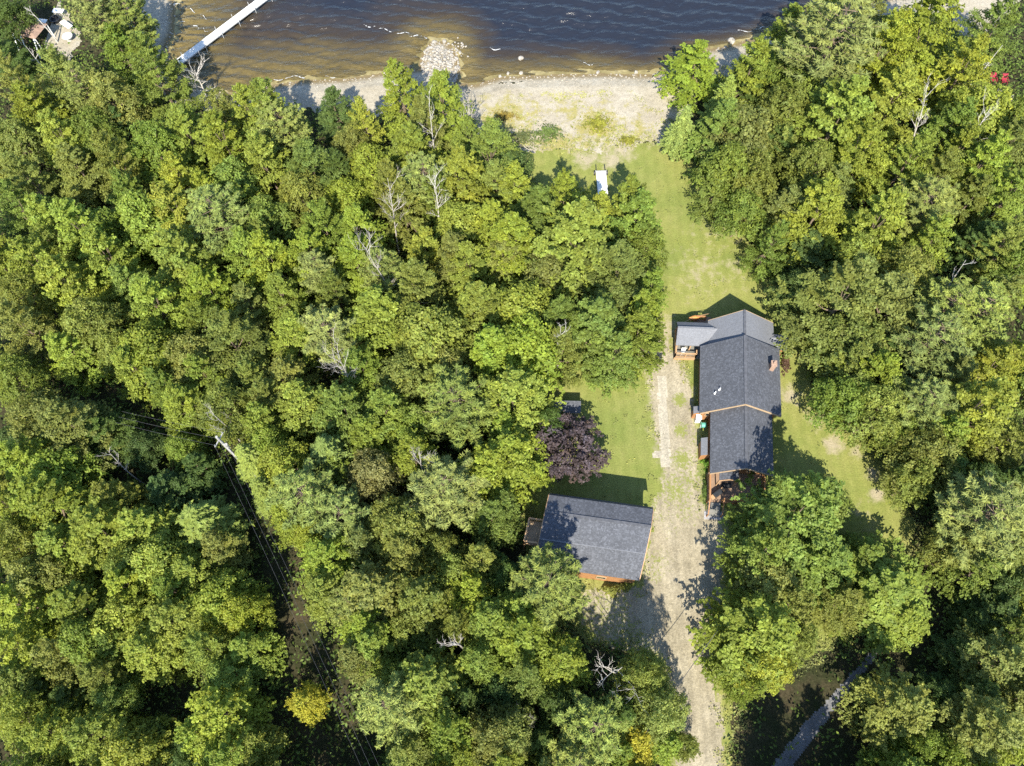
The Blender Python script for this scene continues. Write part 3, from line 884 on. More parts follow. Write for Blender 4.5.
def build_porch_things():
    # white folding chair behind the porch railing
    u, v = -1.55, 8.05
    r = empty('porch_chair', hf(u, v, .5), 'white slatted chair standing on the covered porch behind the wooden railing', 'chair')
    s = MB()
    for i in range(4): s.box(u - .25, u + .25, v - .25 + i * .13, v - .15 + i * .13, .9, .93, hf)
    s.build('seat', M['white'], r)
    s = MB()
    for i in range(3): s.box(u - .25, u + .25, v + .24 + .03 * i, v + .27 + .03 * i, 1.0 + .14 * i, 1.11 + .14 * i, hf)
    s.build('backrest', M['white'], r)
    for a in (-.23, .23):
        for b_ in (-.23, .23): MB().box(u + a - .025, u + a + .025, v + b_ - .025, v + b_ + .025, .5, .9, hf).build('leg', M['white'], r)
    # grill on the south deck
    u, v = 1.95, -8.3
    u, v = 2.25, -8.25
    r = empty('barbecue_grill', hf(u, v, .75), 'dark covered grill standing at the top of the deck stairs', 'grill')
    a = R(40)
    def gf(x, y, z): return hf(u + x * math.cos(a) - y * math.sin(a), v + x * math.sin(a) + y * math.cos(a), z)
    bevel(MB().box(-.5, .5, -.28, .28, 1.2, 1.5, gf).build('lid', M['dark'], r), .06, 2)
    MB().box(-.42, .42, -.24, .24, .85, 1.19, gf).build('cabinet', M['dark'], r)
    MB().box(.5, .85, -.24, .24, 1.22, 1.26, gf).build('side_shelf', M['rail'], r)
    MB().box(-.85, -.5, -.24, .24, 1.22, 1.26, gf).build('side_shelf', M['rail'], r)
    # concrete pad at the foot of the stairs
    p0 = huv(704, 509, 0); p1 = huv(723, 520, 0)
    tag(bevel(MB().box(p0[0], p1[0], p1[1], p0[1] - .25, -.05, .06, hf).build('concrete_pad', M['slab']), .02), None, None, None, 'structure')
    # white cabinet by the west wall
    c = at(698, 418.5, .6); u, v = huv(698, 418.5, .6)
    r = empty('propane_cabinet', hf(u, v, 0), 'white box-shaped tank cabinet against the west wall under the eave', 'cabinet')
    bevel(MB().box(u - .27, u + .27, v - .32, v + .32, .08, 1.15, hf).build('body', M['white'], r), .04, 2)
    MB().box(u - .3, u + .3, v - .35, v + .35, 1.15, 1.2, hf).build('lid', M['white'], r)
    MB().box(u - .25, u + .25, v - .3, v + .3, 0, .08, hf).build('base', M['slab'], r)
    u, v = huv(703.2, 425, .4)
    r = empty('garden_hose_reel', hf(u, v, 0), 'teal garden hose reel standing by the cedar wall', 'hose reel')
    MB().tube([hf(u - .2, v, .45), hf(u + .2, v, .45)], .3, 14).build('drum', M['teal'], r)
    for s in (-.24, .24): MB().tube([hf(u + s, v, .45), hf(u + s * 1.05, v, .45)], .38, 14).build('flange', M['teal'], r)
    for s in (-.27, .27):
        fr = MB(); fr.bar(hf(u + s, v, .45), hf(u + s, v - .3, 0), .04); fr.bar(hf(u + s, v, .45), hf(u + s, v + .3, 0), .04)
        fr.build('frame', M['steel'], r)
    # landing with orange bench on the lake side
    u0, v0 = huv(686.5, 321, .5); u1, v1 = huv(707, 315, .5)
    r = empty('wooden_landing', hf(.6, 11.9, 0), 'small wooden landing with steps and railing on the lake side of the porch', 'landing')
    MB().box(-.4, 1.7, 11.1, 12.5, .35, .5, hf).build('platform', M['deck'], r)
    railing([hf(-.2, 12.45, 0), hf(.9, 12.45, 0)], .9, .5).build('railing', M['cedar'], r)
    s = MB()
    for i in range(2): MB().box(.95, 1.7, 12.5 + .3 * i, 12.79 + .3 * i, 0, .32 - .16 * i, hf).build('step', M['deck'], r)
    p = at(694.5, 317.5, 1.1)
    a = MB(); n = 11; L = 1.35
    r = empty('orange_canoe', (p[0] - .1, p[1], .5), 'orange wooden canoe lying keel up on the landing behind the porch', 'canoe')
    ux = Vector((math.cos(R(12)), math.sin(R(12)), 0)); uy = Vector((-ux.y, ux.x, 0))
    rings = []
    for i in range(n):
        t = i / (n - 1) * 2 - 1; w = .28 * (1 - abs(t) ** 2.2) + .01; h = .38 + .10 * t * t
        rings.append([Vector((p[0], p[1], .95)) + ux * (t * L / 2) + uy * (w * math.cos(th)) + Vector((0, 0, h * math.sin(th) - .10 * t * t)) for th in [math.pi * k / 8 for k in range(9)]])
    vs = [q for rg in rings for q in rg]
    a.add(vs, [(i * 9 + k, (i + 1) * 9 + k, (i + 1) * 9 + k + 1, i * 9 + k + 1) for i in range(n - 1) for k in range(8)])
    ho = a.build('hull', M['kayak'], r, True)
    so = ho.modifiers.new('thick', 'SOLIDIFY'); so.thickness = .03
    for sgn in (-.5, .5):
        k = MB(); q = Vector((p[0], p[1], .5)) + ux * sgn
        k.bar(q - uy * .35 + Vector((0, 0, .42)), q + uy * .35 + Vector((0, 0, .42)), .06); k.bar(q - uy * .3, q - uy * .3 + Vector((0, 0, .42)), .06); k.bar(q + uy * .3, q + uy * .3 + Vector((0, 0, .42)), .06)
        k.build('trestle', M['rail'], r)
    a = MB(); q0 = Vector(hf(.1, 11.45, .53)); 
    q = Vector((p[0], p[1], 1.36)); MB().bar(q + ux * .2, q + ux * 1.9, .04).build('paddle', M['rail'], r); MB().bar(q - ux * .3 - uy * .1, q - ux * 1.5 - uy * .5, .05).build('paddle', M['rail'], r)

# ------------------------------------------------------------------ GARAGE
GA = np.array(at(550, 492.5, 3.2)[:2]); GB = np.array(at(652, 506.6, 3.2)[:2])
GU = (GB - GA) / np.linalg.norm(GB - GA); GV = np.array((GU[1], -GU[0]))
def gfr(u, v, z):
    p = GA + GU * (u - 0.09 * v) + GV * v            # the plan is slightly out of square
    return (p[0], p[1], z)

def build_garage():
    root = empty('wooden_garage', gfr(5, 3.7, 0), 'cedar garage with steep grey shingle roof on the left of the driveway', 'garage')
    PR = [(-.08, 2.75), (0.70, 4.75), (2.60, 5.35), (5.1, 4.5), (7.42, 3.0)]
    L = 10.25
    # walls: closed prism
    sec = [(0.25, 0), (7.36, 0), (7.36, 2.82), (5.1, 4.33), (2.6, 5.15), (.78, 4.55), (.25, 3.25)]
    n = len(sec); b = MB()
    vs = [gfr(.35, v, z) for v, z in sec] + [gfr(L - .35, v, z) for v, z in sec]
    b.add(vs, [tuple(range(n)), tuple(range(2 * n - 1, n - 1, -1))] + [(i, i + n, (i + 1) % n + n, (i + 1) % n) for i in range(n)])
    b.build('wall', M['cedar'], root)
    r = MB(); th = .13
    for (va, za), (vb, zb) in zip(PR[:-1], PR[1:]):
        tp = [gfr(0, va, za), gfr(0, vb, zb), gfr(L, vb, zb), gfr(L, va, za)]
        r.hexa([(p[0], p[1], p[2] - th) for p in tp], tp)
    ro = r.build('roof', M['shingle'], root)
    c = MB(); c.bar(gfr(-.02, 2.6, 5.37), gfr(L + .02, 2.6, 5.37), .26, .05); c.build('ridge_cap', M['ridge'], ro)
    c = MB(); c.bar(gfr(0.05, 5.1, 4.52), gfr(L - .05, 5.1, 4.52), .10, .03); c.build('seam', M['metal_roof'], ro)
    for ua, ub in ((L, L + .07), (-.07, 0)):
        f = MB()
        for (va, za), (vb, zb) in zip(PR[:-1], PR[1:]):
            f.hexa([gfr(ua, va, za - .26), gfr(ua, vb, zb - .26), gfr(ub, vb, zb - .26), gfr(ub, va, za - .26)],
                   [gfr(ua, va, za + .02), gfr(ua, vb, zb + .02), gfr(ub, vb, zb + .02), gfr(ub, va, za + .02)])
        f.build('fascia', M['rail'], ro)
    # garage door and window in the east gable, windows in the south wall
    def ef(v, u, z): return gfr(L - .35 + u, v, z)
    d = MB().box(1.6, 5.2, 0.0, .07, 0.0, 2.4, ef).build('garage_door', M['fascia'], root)
    MB().box(3.2, 3.6, .07, .1, .25, .33, ef).build('handle', M['dark'], d)
    window(root, ef, 2.4, 3.6, 0, 3.0, 4.1, 1)
    def sf(u, v, z): return gfr(u, 7.36 - v, z)
    window(root, sf, 2.2, 3.2, 0.0, 1.1, 2.1)
    window(root, sf, 6.2, 7.2, 0.0, 1.1, 2.1)
    # upper balcony on the west gable
    u0, u1 = -1.45, .3
    MB().box(u0, u1, 3.1, 5.5, 3.0, 3.15, gfr).build('balcony_deck', M['fascia'], root)
    railing([gfr(u1, 5.45, 0), gfr(u0 + .05, 5.45, 0), gfr(u0 + .05, 3.15, 0), gfr(u1, 3.15, 0)], 1.0, 3.15).build('balcony_railing', M['rail'], root)
    p = MB()
    for v in (3.2, 5.4): MB().box(u0 + .02, u0 + .16, v - .07, v + .07, 0, 3.0, gfr).build('balcony_post', M['rail'], root)
    # wall lanterns either side of the garage door
    for v in (1.2, 5.7):
        l = MB().box(v - .05, v + .05, .0, .45, 2.35, 2.41, ef).build('wall_lamp', M['dark'], root)
        MB().tube([ef(v, .45, 2.4), ef(v, .45, 2.3), ef(v, .45, 2.16)], [.05, .2, .22], 10).build('lamp_shade', M['dark'], l)
    # small shed behind the plum tree
    c = at(565, 406.5, 1.7)
    r = empty('garden_shed', (c[0], c[1], 0), 'small grey-roofed shed half hidden behind the purple-leaved tree', 'shed')
    def sh(u, v, z): return (c[0] + u + .03 * v, c[1] + v - .03 * u, z)
    MB().box(-1.5, 1.5, -.55, .5, 0, 1.58, sh).build('wall', M['darkdeck'], r)
    m = MB(); vs = [sh(-1.7, -.7, 1.65), sh(1.7, -.7, 1.65), sh(1.7, .6, 1.9), sh(-1.7, .6, 1.9)]
    m.hexa([(q[0], q[1], q[2] - .1) for q in vs], vs); m.build('roof', M['shingle'], r)
    d = MB().box(-.45, .45, -.60, -.55, 0, 1.5, sh).build('door', M['deck'], r)
    MB().box(.3, .36, -.66, -.60, .8, .9, sh).build('handle', M['steel'], d)

# ------------------------------------------------------------------ lake dock, dock section on the lawn
def build_dock():
    a = Vector(at(178, 62, .35)); b = Vector(at(266, -4, .35))
    d = (b - a).normalized(); b = b + d * 14; s = Vector((-d.y, d.x, 0))
    r = empty('lake_dock', a, 'long narrow white dock running out over the shallows from the shore', 'dock')
    w = .56; L = (b - a).length; n = int(L / .16)
    m = MB()
    for i in range(n):
        p = a + d * (i * .16); q = p + d * .148
        z = Vector((0, 0, .04))
        m.hexa([p - s * w - z, q - s * w - z, q + s * w - z, p + s * w - z], [p - s * w, q - s * w, q + s * w, p + s * w])
    m.build('dock_boards', M['dockw'], r)
    f = MB()
    for k in (-1, 1): MB().bar(a + s * (w - .03) * k - Vector((0, 0, .12)), b + s * (w - .03) * k - Vector((0, 0, .12)), .07, .15).build('stringer', M['steel'], r)
    i = 0; t = 1.2
    while t < L:
        for k in (-1, 1):
            p = a + d * t + s * (w + .10) * k
            f = MB(); f.tube([p + Vector((0, 0, -1.9)), p + Vector((0, 0, .42))], .035, 8); f.bar(p - s * .14 * k - Vector((0, 0, .1)), p + s * .03 * k - Vector((0, 0, .1)), .05)
            f.build('leg', M['steel'], r)
        t += 3.05
    # removable dock section parked on the lawn
    a = Vector(at(603.0, 194, .55)); b = Vector(at(600.8, 170, .55)); d = (b - a).normalized(); s = Vector((-d.y, d.x, 0))
    r = empty('dock_section', (a.x, a.y, 0), 'white dock section on wheels parked on the lawn below the beach', 'dock section')
    w = .62; m = MB(); L = (b - a).length; n = int(L / .17)
    for i in range(n):
        p = a + d * (i * .17); q = p + d * .155; z = Vector((0, 0, .05))
        m.hexa([p - s * w - z, q - s * w - z, q + s * w - z, p + s * w - z], [p - s * w, q - s * w, q + s * w, p + s * w])
    m.build('dock_boards', M['dockw'], r)
    f = MB()
    for k in (-1, 1):
        MB().bar(a + s * w * k - Vector((0, 0, .1)), b + d * .9 + s * (w - .08) * k - Vector((0, 0, .1)), .08, .14).build('stringer', M['dark'], r)
    for k in (-1, 1):
        p = b + d * -.25 + s * (w + .16) * k; p.z = .3
        wh = MB().tube([p - s * .08, p + s * .08], .3, 16).build('wheel', M['dark'], r)
        MB().tube([p - s * .09, p + s * .09], .12, 12).build('hub', M['steel'], wh)
    for t in (.3, .95):
        for k in (-1, 1):
            p = a.lerp(b, t) + s * (w + .05) * k
            MB().tube([(p.x, p.y, 0), (p.x, p.y, .75)], .03, 8).build('leg', M['steel'], r)
    p = a.lerp(b, .12); 
    MB().tube([(p.x + .3, p.y, .55), (p.x + .25, p.y - .5, 1.0)], .04, 8).build('handle', M['steel'], r)

# ------------------------------------------------------------------ neighbouring camp, red chairs, pole and cables
def build_camp():
    c = at(29, 27, 2.4); a = R(-20)
    def cf(u, v, z): return (c[0] + u * math.cos(a) - v * math.sin(a), c[1] + u * math.sin(a) + v * math.cos(a), z)
    r = empty('camp_shelter', (c[0], c[1], 0), 'open shelter with a brown hipped roof and white poles in the top left corner', 'shelter')
    m = MB(); e = [cf(-1.8, -1.5, 2.2), cf(1.8, -1.5, 2.2), cf(1.8, 1.5, 2.2), cf(-1.8, 1.5, 2.2), cf(-.4, 0, 3.0), cf(.4, 0, 3.0)]
    m.add(e, [(0, 1, 5, 4), (1, 2, 5), (2, 3, 4, 5), (3, 0, 4), (3, 2, 1, 0)]); m.build('roof', M['brown'], r)
    for u, v in ((-1.7, -1.4), (1.7, -1.4), (1.7, 1.4), (-1.7, 1.4)): MB().tube([cf(u, v, 0), cf(u, v, 2.2)], .07, 8).build('pole', M['white'], r)
    k = MB()
    for p, q in (((-1.75, -1.55), (-1.2, -2.6)), ((-.5, -1.55), (.1, -2.5)), ((1.6, -1.5), (2.1, -2.7)), ((-1.8, 1.5), (-2.5, 2.2))): MB().bar(cf(*p, 2.2), cf(*q, .05), .12).build('awning_brace', M['white'], r)
    def table(px, py, L, Wd, ang, lab, mat, cat='table', nm='camp_table'):
        c = at(px, py, .75); t = R(ang)
        def tf(u, v, z): return (c[0] + u * math.cos(t) - v * math.sin(t), c[1] + u * math.sin(t) + v * math.cos(t), z)
        r = empty(nm, (c[0], c[1], 0), lab, cat)
        bevel(MB().box(-L / 2, L / 2, -Wd / 2, Wd / 2, .70, .76, tf).build('tabletop', mat, r), .02)
        for u in (-.42, .42):
            for v in (-.38, .38): MB().box(L * u - .03, L * u + .03, Wd * v - .03, Wd * v + .03, 0, .7, tf).build('leg', M['steel'], r)
    table(41, 21, 1.5, .85, -10, 'small white table beside the brown-roofed shelter', M['white'])
    table(58, 10.5, 1.5, .8, -8, 'white table furthest from the shelter, by the bare brown ground', M['white'])
    table(66, 24, 1.9, .75, -38, 'long white table set at a slant right of the dark fire pit', M['white'])
    c = at(68, 37.5, .4)
    r = empty('round_table', (c[0], c[1], 0), 'round pale grey table on the bare clearing in the top left corner', 'table')
    MB().disc((c[0], c[1], .62), .72, .06, 28).build('tabletop', M['grey'], r)
    MB().tube([(c[0], c[1], 0), (c[0], c[1], .62)], [.35, .1], 12).build('pedestal', M['grey'], r)
    c = at(55, 19, .3)
    r = empty('fire_pit', (c[0], c[1], 0), 'dark round fire pit between the white tables', 'fire pit')
    m = MB(); n = 20; rr = [(.62, 0), (.70, .42), (.58, .42), (.5, .08)]
    for q, z in rr: m.v += [(c[0] + q * math.cos(2 * math.pi * k / n), c[1] + q * math.sin(2 * math.pi * k / n), z) for k in range(n)]
    for j in range(3): m.f += [(j * n + k, j * n + (k + 1) % n, (j + 1) * n + (k + 1) % n, (j + 1) * n + k) for k in range(n)]
    m.f.append(tuple(3 * n + k for k in range(n)))
    m.build('bowl', M['dark'], r)
    # red garden chairs in the shade at the right edge
    for (px, py, lab) in ((993.5, 79, 'red slatted garden chair in sunlight by the right edge, left of the pair'), (1005, 80, 'red slatted garden chair standing in shade, right of the pair')):
        c = at(px, py, .5)
        def rf(u, v, z, c=c): return (c[0] + u, c[1] + v, z)
        r = empty('garden_chair', (c[0], c[1], 0), lab, 'chair', 'red garden chairs')
        s = MB()
        for i in range(5): s.box(-.36 + i * .15, -.23 + i * .15, -.3, .3, .36, .39, rf)
        s.build('seat', M['red'], r)
        s = MB()
        for i in range(5):
            x = -.36 + i * .15; s.hexa([rf(x, .3, .36), rf(x + .13, .3, .36), rf(x + .13, .34, .36), rf(x, .34, .36)], [rf(x, .62, 1.0), rf(x + .13, .62, 1.0), rf(x + .13, .66, 1.0), rf(x, .66, 1.0)])
        s.build('backrest', M['red'], r)
        for u in (-.42, .38):
            MB().box(u, u + .08, -.38, .45, .56, .60, rf).build('armrest', M['red'], r)
            for v in (-.34, .3): MB().box(u, u + .06, v, v + .08, 0, .56, rf).build('leg', M['red'], r)
    # hooped grey branches of a brush heap beside the chairs
    rng = random.Random(8)
    m = MB()
    for i in range(9):
        px = 985 + i * 2.8 + rng.uniform(-1.5, 1.5); py = 98 + i * 1.2 + rng.uniform(-3, 3)
        a = Vector(at(px, py, 0)); L = rng.uniform(1.0, 1.9); h = rng.uniform(1.0, 1.9); an = rng.uniform(.6, 1.5)
        m.tube([a + Vector((math.cos(an) * L * t, math.sin(an) * L * t * .6, h * math.sin(math.pi * t) + .05)) for t in [k / 8 for k in range(9)]], .035, 5)
    m.tube([at(986, 105, .3), at(1003, 90, 1.4)], .04, 5)
    tag(m.build('brush_heap', M['deadwood']), 'heap of bare grey hooped branches beside the red garden chairs', 'brush heap', None, None)

def build_pole():
    top = Vector(at(217, 437.5, 9.6)); base = Vector((top.x + .1, top.y, 0))
    r = empty('utility_pole', base, 'weathered wooden utility pole with crossarm rising from the dark corridor', 'utility pole')
    MB().tube([base, (top.x, top.y, 9.8)], [.19, .12], 10).build('pole', M['polewood'], r)
    d = Vector((.35, .94, 0)).normalized()
    c = Vector((top.x, top.y, 9.0))
    arm = MB().bar(c - d * .8, c + d * .8, .09, .11).build('crossarm', M['polewood'], r)
    offs = [-.7, 0, .7]
    for o in offs:
        p = c + d * o; MB().tube([p + Vector((0, 0, .07)), p + Vector((0, 0, .3))], [.05, .035], 8).build('insulator', M['grey'], arm)
    MB().tube([(top.x + .28, top.y - .1, 7.0), (top.x + .28, top.y - .1, 7.9)], .17, 12).build('transformer', M['polewood'], r)
    MB().bar((top.x, top.y, 8.2), (top.x + 2.9, top.y - 2.6, 0), .05).build('guy_wire', M['steel'], r)
    c2 = Vector(at(120, 418, 6.5))
    e1 = Vector(at(385, 800, 9.0))
    def cable(a, b, sag, rad, lab):
        m = MB(); n = 24
        m.tube([a.lerp(b, i / n) - Vector((0, 0, sag * 4 * (i / n) * (1 - i / n))) for i in range(n + 1)], rad, 5)
        tag(m.build('power_cable', M['cable']), lab, 'cable', 'overhead cables of the utility pole')
    z = Vector((0, 0, .3))
    e0 = Vector(at(40, 392, 9.0))
    for o, nm in ((-.7, 'lower'), (0, 'middle'), (.7, 'upper')):
        cable(c + d * o + z, c2 + d * o * .9 + z, .25, .010, nm + ' thin cable of those strung from the pole into the trees on its left')
    for o, nm in ((-.7, 'leftmost'), (0, 'middle'), (.7, 'rightmost')):
        s = Vector((1, .2, 0)).normalized()
        cable(c + d * o + z, e1 + s * o, .8, .008, nm + ' cable of those running down the dark corridor to the bottom edge')
    m = MB(); a, b = Vector(at(640, 742, 6.5)), Vector(at(718, 630, 5.5)); n = 20
    m.tube([a.lerp(b, i / n) - Vector((0, 0, .7 * 4 * (i / n) * (1 - i / n))) for i in range(n + 1)], .03, 5)
    tag(m.build('service_cable', M['cable']), 'single thin dark cable crossing above the lower gravel driveway', 'cable')

# ------------------------------------------------------------------ TREES
def leaf_mesh(name, P, Nn, S, tone, hue, mat, asp=0.6, A=None):
    """one folded-flat rhombus per leaf spray. P centre, Nn normal, S half length"""
    n = len(P)
    rs = np.random.RandomState(len(P) % 9973 + 5)
    Nn = Nn / (np.linalg.norm(Nn, axis=1, keepdims=True) + 1e-9)
    if A is None:
        A = rs.normal(size=(n, 3))
    A = A - Nn * (A * Nn).sum(1, keepdims=True)
    A /= np.linalg.norm(A, axis=1, keepdims=True) + 1e-9
    B = np.cross(Nn, A)
    S = S[:, None]
    asp = asp if np.isscalar(asp) else asp[:, None]
    co = np.stack([P - A * S, P + B * S * asp - A * S * 0.15, P + A * S, P - B * S * asp - A * S * 0.15], 1).reshape(-1, 3)
    me = bpy.data.meshes.new(name)
    me.vertices.add(4 * n); me.vertices.foreach_set("co", co.astype(np.float32).ravel())
    me.loops.add(4 * n); me.loops.foreach_set("vertex_index", np.arange(4 * n, dtype=np.int32))
    me.polygons.add(n)
    me.polygons.foreach_set("loop_start", np.arange(0, 4 * n, 4, dtype=np.int32))
    me.polygons.foreach_set("loop_total", np.full(n, 4, dtype=np.int32))
    a = me.attributes.new("tone", 'FLOAT', 'FACE'); a.data.foreach_set("value", np.clip(tone, 0, 1).astype(np.float32))
    a = me.attributes.new("hue", 'FLOAT', 'FACE'); a.data.foreach_set("value", np.clip(hue, 0, 1).astype(np.float32))
    me.update(calc_edges=True)
    me.materials.append(mat)
    return me

def limbs(b, rng, R0, H, tips, r0=0.2, topf=0.78):
    z0 = H * 0.30
    top = Vector((rng.uniform(-.3, .3), rng.uniform(-.3, .3), H * topf))
    pts = [Vector((0, 0, 0)), Vector((rng.uniform(-.1, .1), rng.uniform(-.1, .1), z0)), Vector((0, 0, z0)).lerp(top, .5), top]
    b.tube(pts, [r0 * 1.35, r0, r0 * .65, r0 * .15], 7)
    for t in tips:
        t = Vector(t)
        s = min(0.8, max(.15, (t.z - z0) / (H - z0) * .75))
        a = Vector((0, 0, z0)).lerp(top, s)
        m = a.lerp(t, .5) + Vector((0, 0, -.25))
        b.tube([a, m, t], [r0 * .45, r0 * .3, r0 * .1], 5)

def broadleaf(name, seed, nl=12, cl=18, lf=30, rc=0.62, ls=0.20, irregular=0.25, H=13.0, R0=4.5, crown0=0.17, flat=0.42):
    """crown of boughs: each bough a lumpy mass of leaf clumps with gaps between"""
    rs = np.random.RandomState(seed); rng = random.Random(seed)
    lobes = []
    tries = 0
    while len(lobes) < nl and tries < 4000:
        tries += 1
        u = rs.uniform(0, 1); th = rs.uniform(0, 2 * np.pi)
        rr = R0 * 0.74 * np.sqrt(u) * rs.uniform(1 - irregular, 1 + irregular * .35)
        zt = H * (crown0 + (0.90 - crown0) * max(0, 1 - (rr / (R0 * .95)) ** 1.6) ** .8 * rs.uniform(0.55, 1.0))
        c = np.array([rr * np.cos(th), rr * np.sin(th), zt])
        r = R0 * rs.uniform(0.20, 0.36)
        if all(np.linalg.norm((c - l[0]) * (1, 1, .8)) > 0.72 * (r + l[1]) * .9 for l in lobes): lobes.append((c, r))
    P = []; Nn = []; T = []; Hh = []
    for c, r in lobes:
        lt = rs.uniform(-.10, .10); lh = rs.uniform(-.12, .12)
        k = max(6, int(cl * (r / (0.34 * R0)) ** 2))
        for i in range(k):
            z = rs.uniform(-0.45, 1); th = rs.uniform(0, 2 * np.pi); s = np.sqrt(1 - z * z)
            d = np.array([s * np.cos(th), s * np.sin(th), z])
            cc = c + d * r * rs.uniform(.72, 1.12) * (1, 1, .85)
            # a leaf clump flattened across the twig direction, lifted a little
            m = int(lf * rs.uniform(.7, 1.3))
            up = d * .55 + np.array([0, 0, .75]); up /= np.linalg.norm(up)
            out = d - up * (d @ up); out /= np.linalg.norm(out) + 1e-6
            q = rs.normal(size=(m, 3)) * rc * .36
            q -= np.outer(q @ up, up) * (1 - flat)
            tw = rs.uniform(-.6, 1.25, m)
            q = q * (1.15 - .45 * np.abs(tw))[:, None] + np.outer(tw * rc, out)
            rad = np.linalg.norm(q, axis=1)
            P.append(cc + q - np.outer(rad ** 2 * .18, [0, 0, 1]))
            Nn.append(up + rs.normal(size=(m, 3)) * .42 + np.outer(rs.uniform(0, .35, m), out))
            T.append(.5 + lt + rs.normal() * .12 + rs.normal(size=m) * .13)
            Hh.append(.5 + lh + rs.normal() * .12 + rs.normal(size=m) * .10)
        # inner foliage closes the bough
        m = int(k * lf * .22)
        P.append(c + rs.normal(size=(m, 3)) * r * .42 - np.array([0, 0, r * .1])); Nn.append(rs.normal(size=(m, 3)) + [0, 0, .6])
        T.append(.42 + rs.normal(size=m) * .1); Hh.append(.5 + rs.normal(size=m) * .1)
    P = np.concatenate(P); Nn = np.concatenate(Nn); T = np.concatenate(T); Hh = np.concatenate(Hh)
    S = ls * rs.uniform(.7, 1.35, len(P))
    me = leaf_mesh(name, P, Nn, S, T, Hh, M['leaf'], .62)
    b = MB(); limbs(b, rng, R0, H, [tuple(l[0]) for l in lobes], .19)
    return me, b.mesh(name + '_trunk', M['bark'])

def sprayleaf(name, seed, H=13.0, R0=4.5, z0=.10, tiers=9, nb=9, dens=20, ls=.148, wid=.17, power=1.5, fing=3, rise=.22):
    """crown of tiered boughs that end in pointed leafy fingers"""
    rs = np.random.RandomState(seed); rng = random.Random(seed)
    P = []; Nn = []; T = []; Hh = []; tips = []
    lop = rs.uniform(0, 6.28); lopa = rs.uniform(.05, .22)
    def finger(a, d, L, w, tone, hue):
        m = max(4, int(L * dens * rs.uniform(.8, 1.2)))
        t = rs.uniform(0, 1, m) ** .85
        side = np.array([-d[1], d[0], 0]); side /= np.linalg.norm(side) + 1e-6
        q = a + np.outer(t * L, d) + np.outer(rs.normal(size=m) * w * (1.25 - .85 * t), side)
        q[:, 2] += rs.normal(size=m) * .09 - .16 * L * t * t
        P.append(q); Nn.append(np.array([0, 0, .85]) + d * .35 * t[:, None] + rs.normal(size=(m, 3)) * .38)
        T.append(tone + .10 * (t - .5) + rs.normal(size=m) * .12); Hh.append(hue + rs.normal(size=m) * .09)
    for i in range(tiers):
        f = (i + .3 + rs.uniform(-.25, .25)) / tiers
        z = H * (z0 + (1 - z0) * f)
        prof = R0 * max(.05, 1 - f ** power) ** .75 * (1.02 - .10 * (f < .12))
        n = max(4, int(round(nb * (1.15 - .55 * f))))
        off = rs.uniform(0, 6.28)
        for k in range(n):
            th = off + 2 * np.pi * k / n + rs.normal() * .22
            l = prof * rs.uniform(.70, 1.22) * (1 + lopa * np.cos(th - lop)) + .25
            el = rise + .55 * f + rs.normal() * .10
            d = np.array([np.cos(th) * np.cos(el), np.sin(th) * np.cos(el), np.sin(el)])
            zz = z - l * np.sin(el) * .6 + rs.normal() * .25
            a0 = np.array([0, 0, zz])
            tone = .5 + rs.normal() * .10; hue = .5 + rs.normal() * .10
            s0 = .22
            finger(a0 + d * l * s0, d, l * (1 - s0), wid, tone, hue)
            if l > 1.2 and i % 2 == 0: tips.append(tuple(a0 * (1, 1, .92) + d * l * .6 * (1, 1, .5)))
            for j in range(fing):
                s = s0 + .12 + (.80 - s0) * (j + rs.uniform(.1, .9)) / fing
                for sg in (-1, 1):
                    an = th + sg * rs.uniform(.45, .85)
                    d2 = np.array([np.cos(an), np.sin(an), np.tan(el) * .8 + rs.normal() * .12]); d2 /= np.linalg.norm(d2)
                    L2 = l * (.42 - .22 * s) * rs.uniform(.7, 1.3) + .18
                    finger(a0 + d * l * s - np.array([0, 0, .16 * l * (1 - s0) * s * s]), d2, L2, wid * .9, tone + rs.normal() * .07, hue)
    for k in range(26):                                   # leafy leader closes the top
        th = rs.uniform(0, 6.28); el = rs.uniform(.1, 1.3)
        d = np.array([np.cos(th) * np.cos(el), np.sin(th) * np.cos(el), np.sin(el)])
        finger(np.array([0, 0, H * rs.uniform(.70, .93)]), d, R0 * rs.uniform(.12, .26), wid, .55 + rs.normal() * .08, .5)
    P = np.concatenate(P); S = ls * rs.uniform(.7, 1.35, len(P))
    me = leaf_mesh(name, P, np.concatenate(Nn), S, np.concatenate(T), np.concatenate(Hh), M['leaf'], .60)
    b = MB(); limbs(b, rng, R0, H, rng.sample(tips, min(12, len(tips))), .16, .62)
    return me, b.mesh(name + '_trunk', M['bark'])

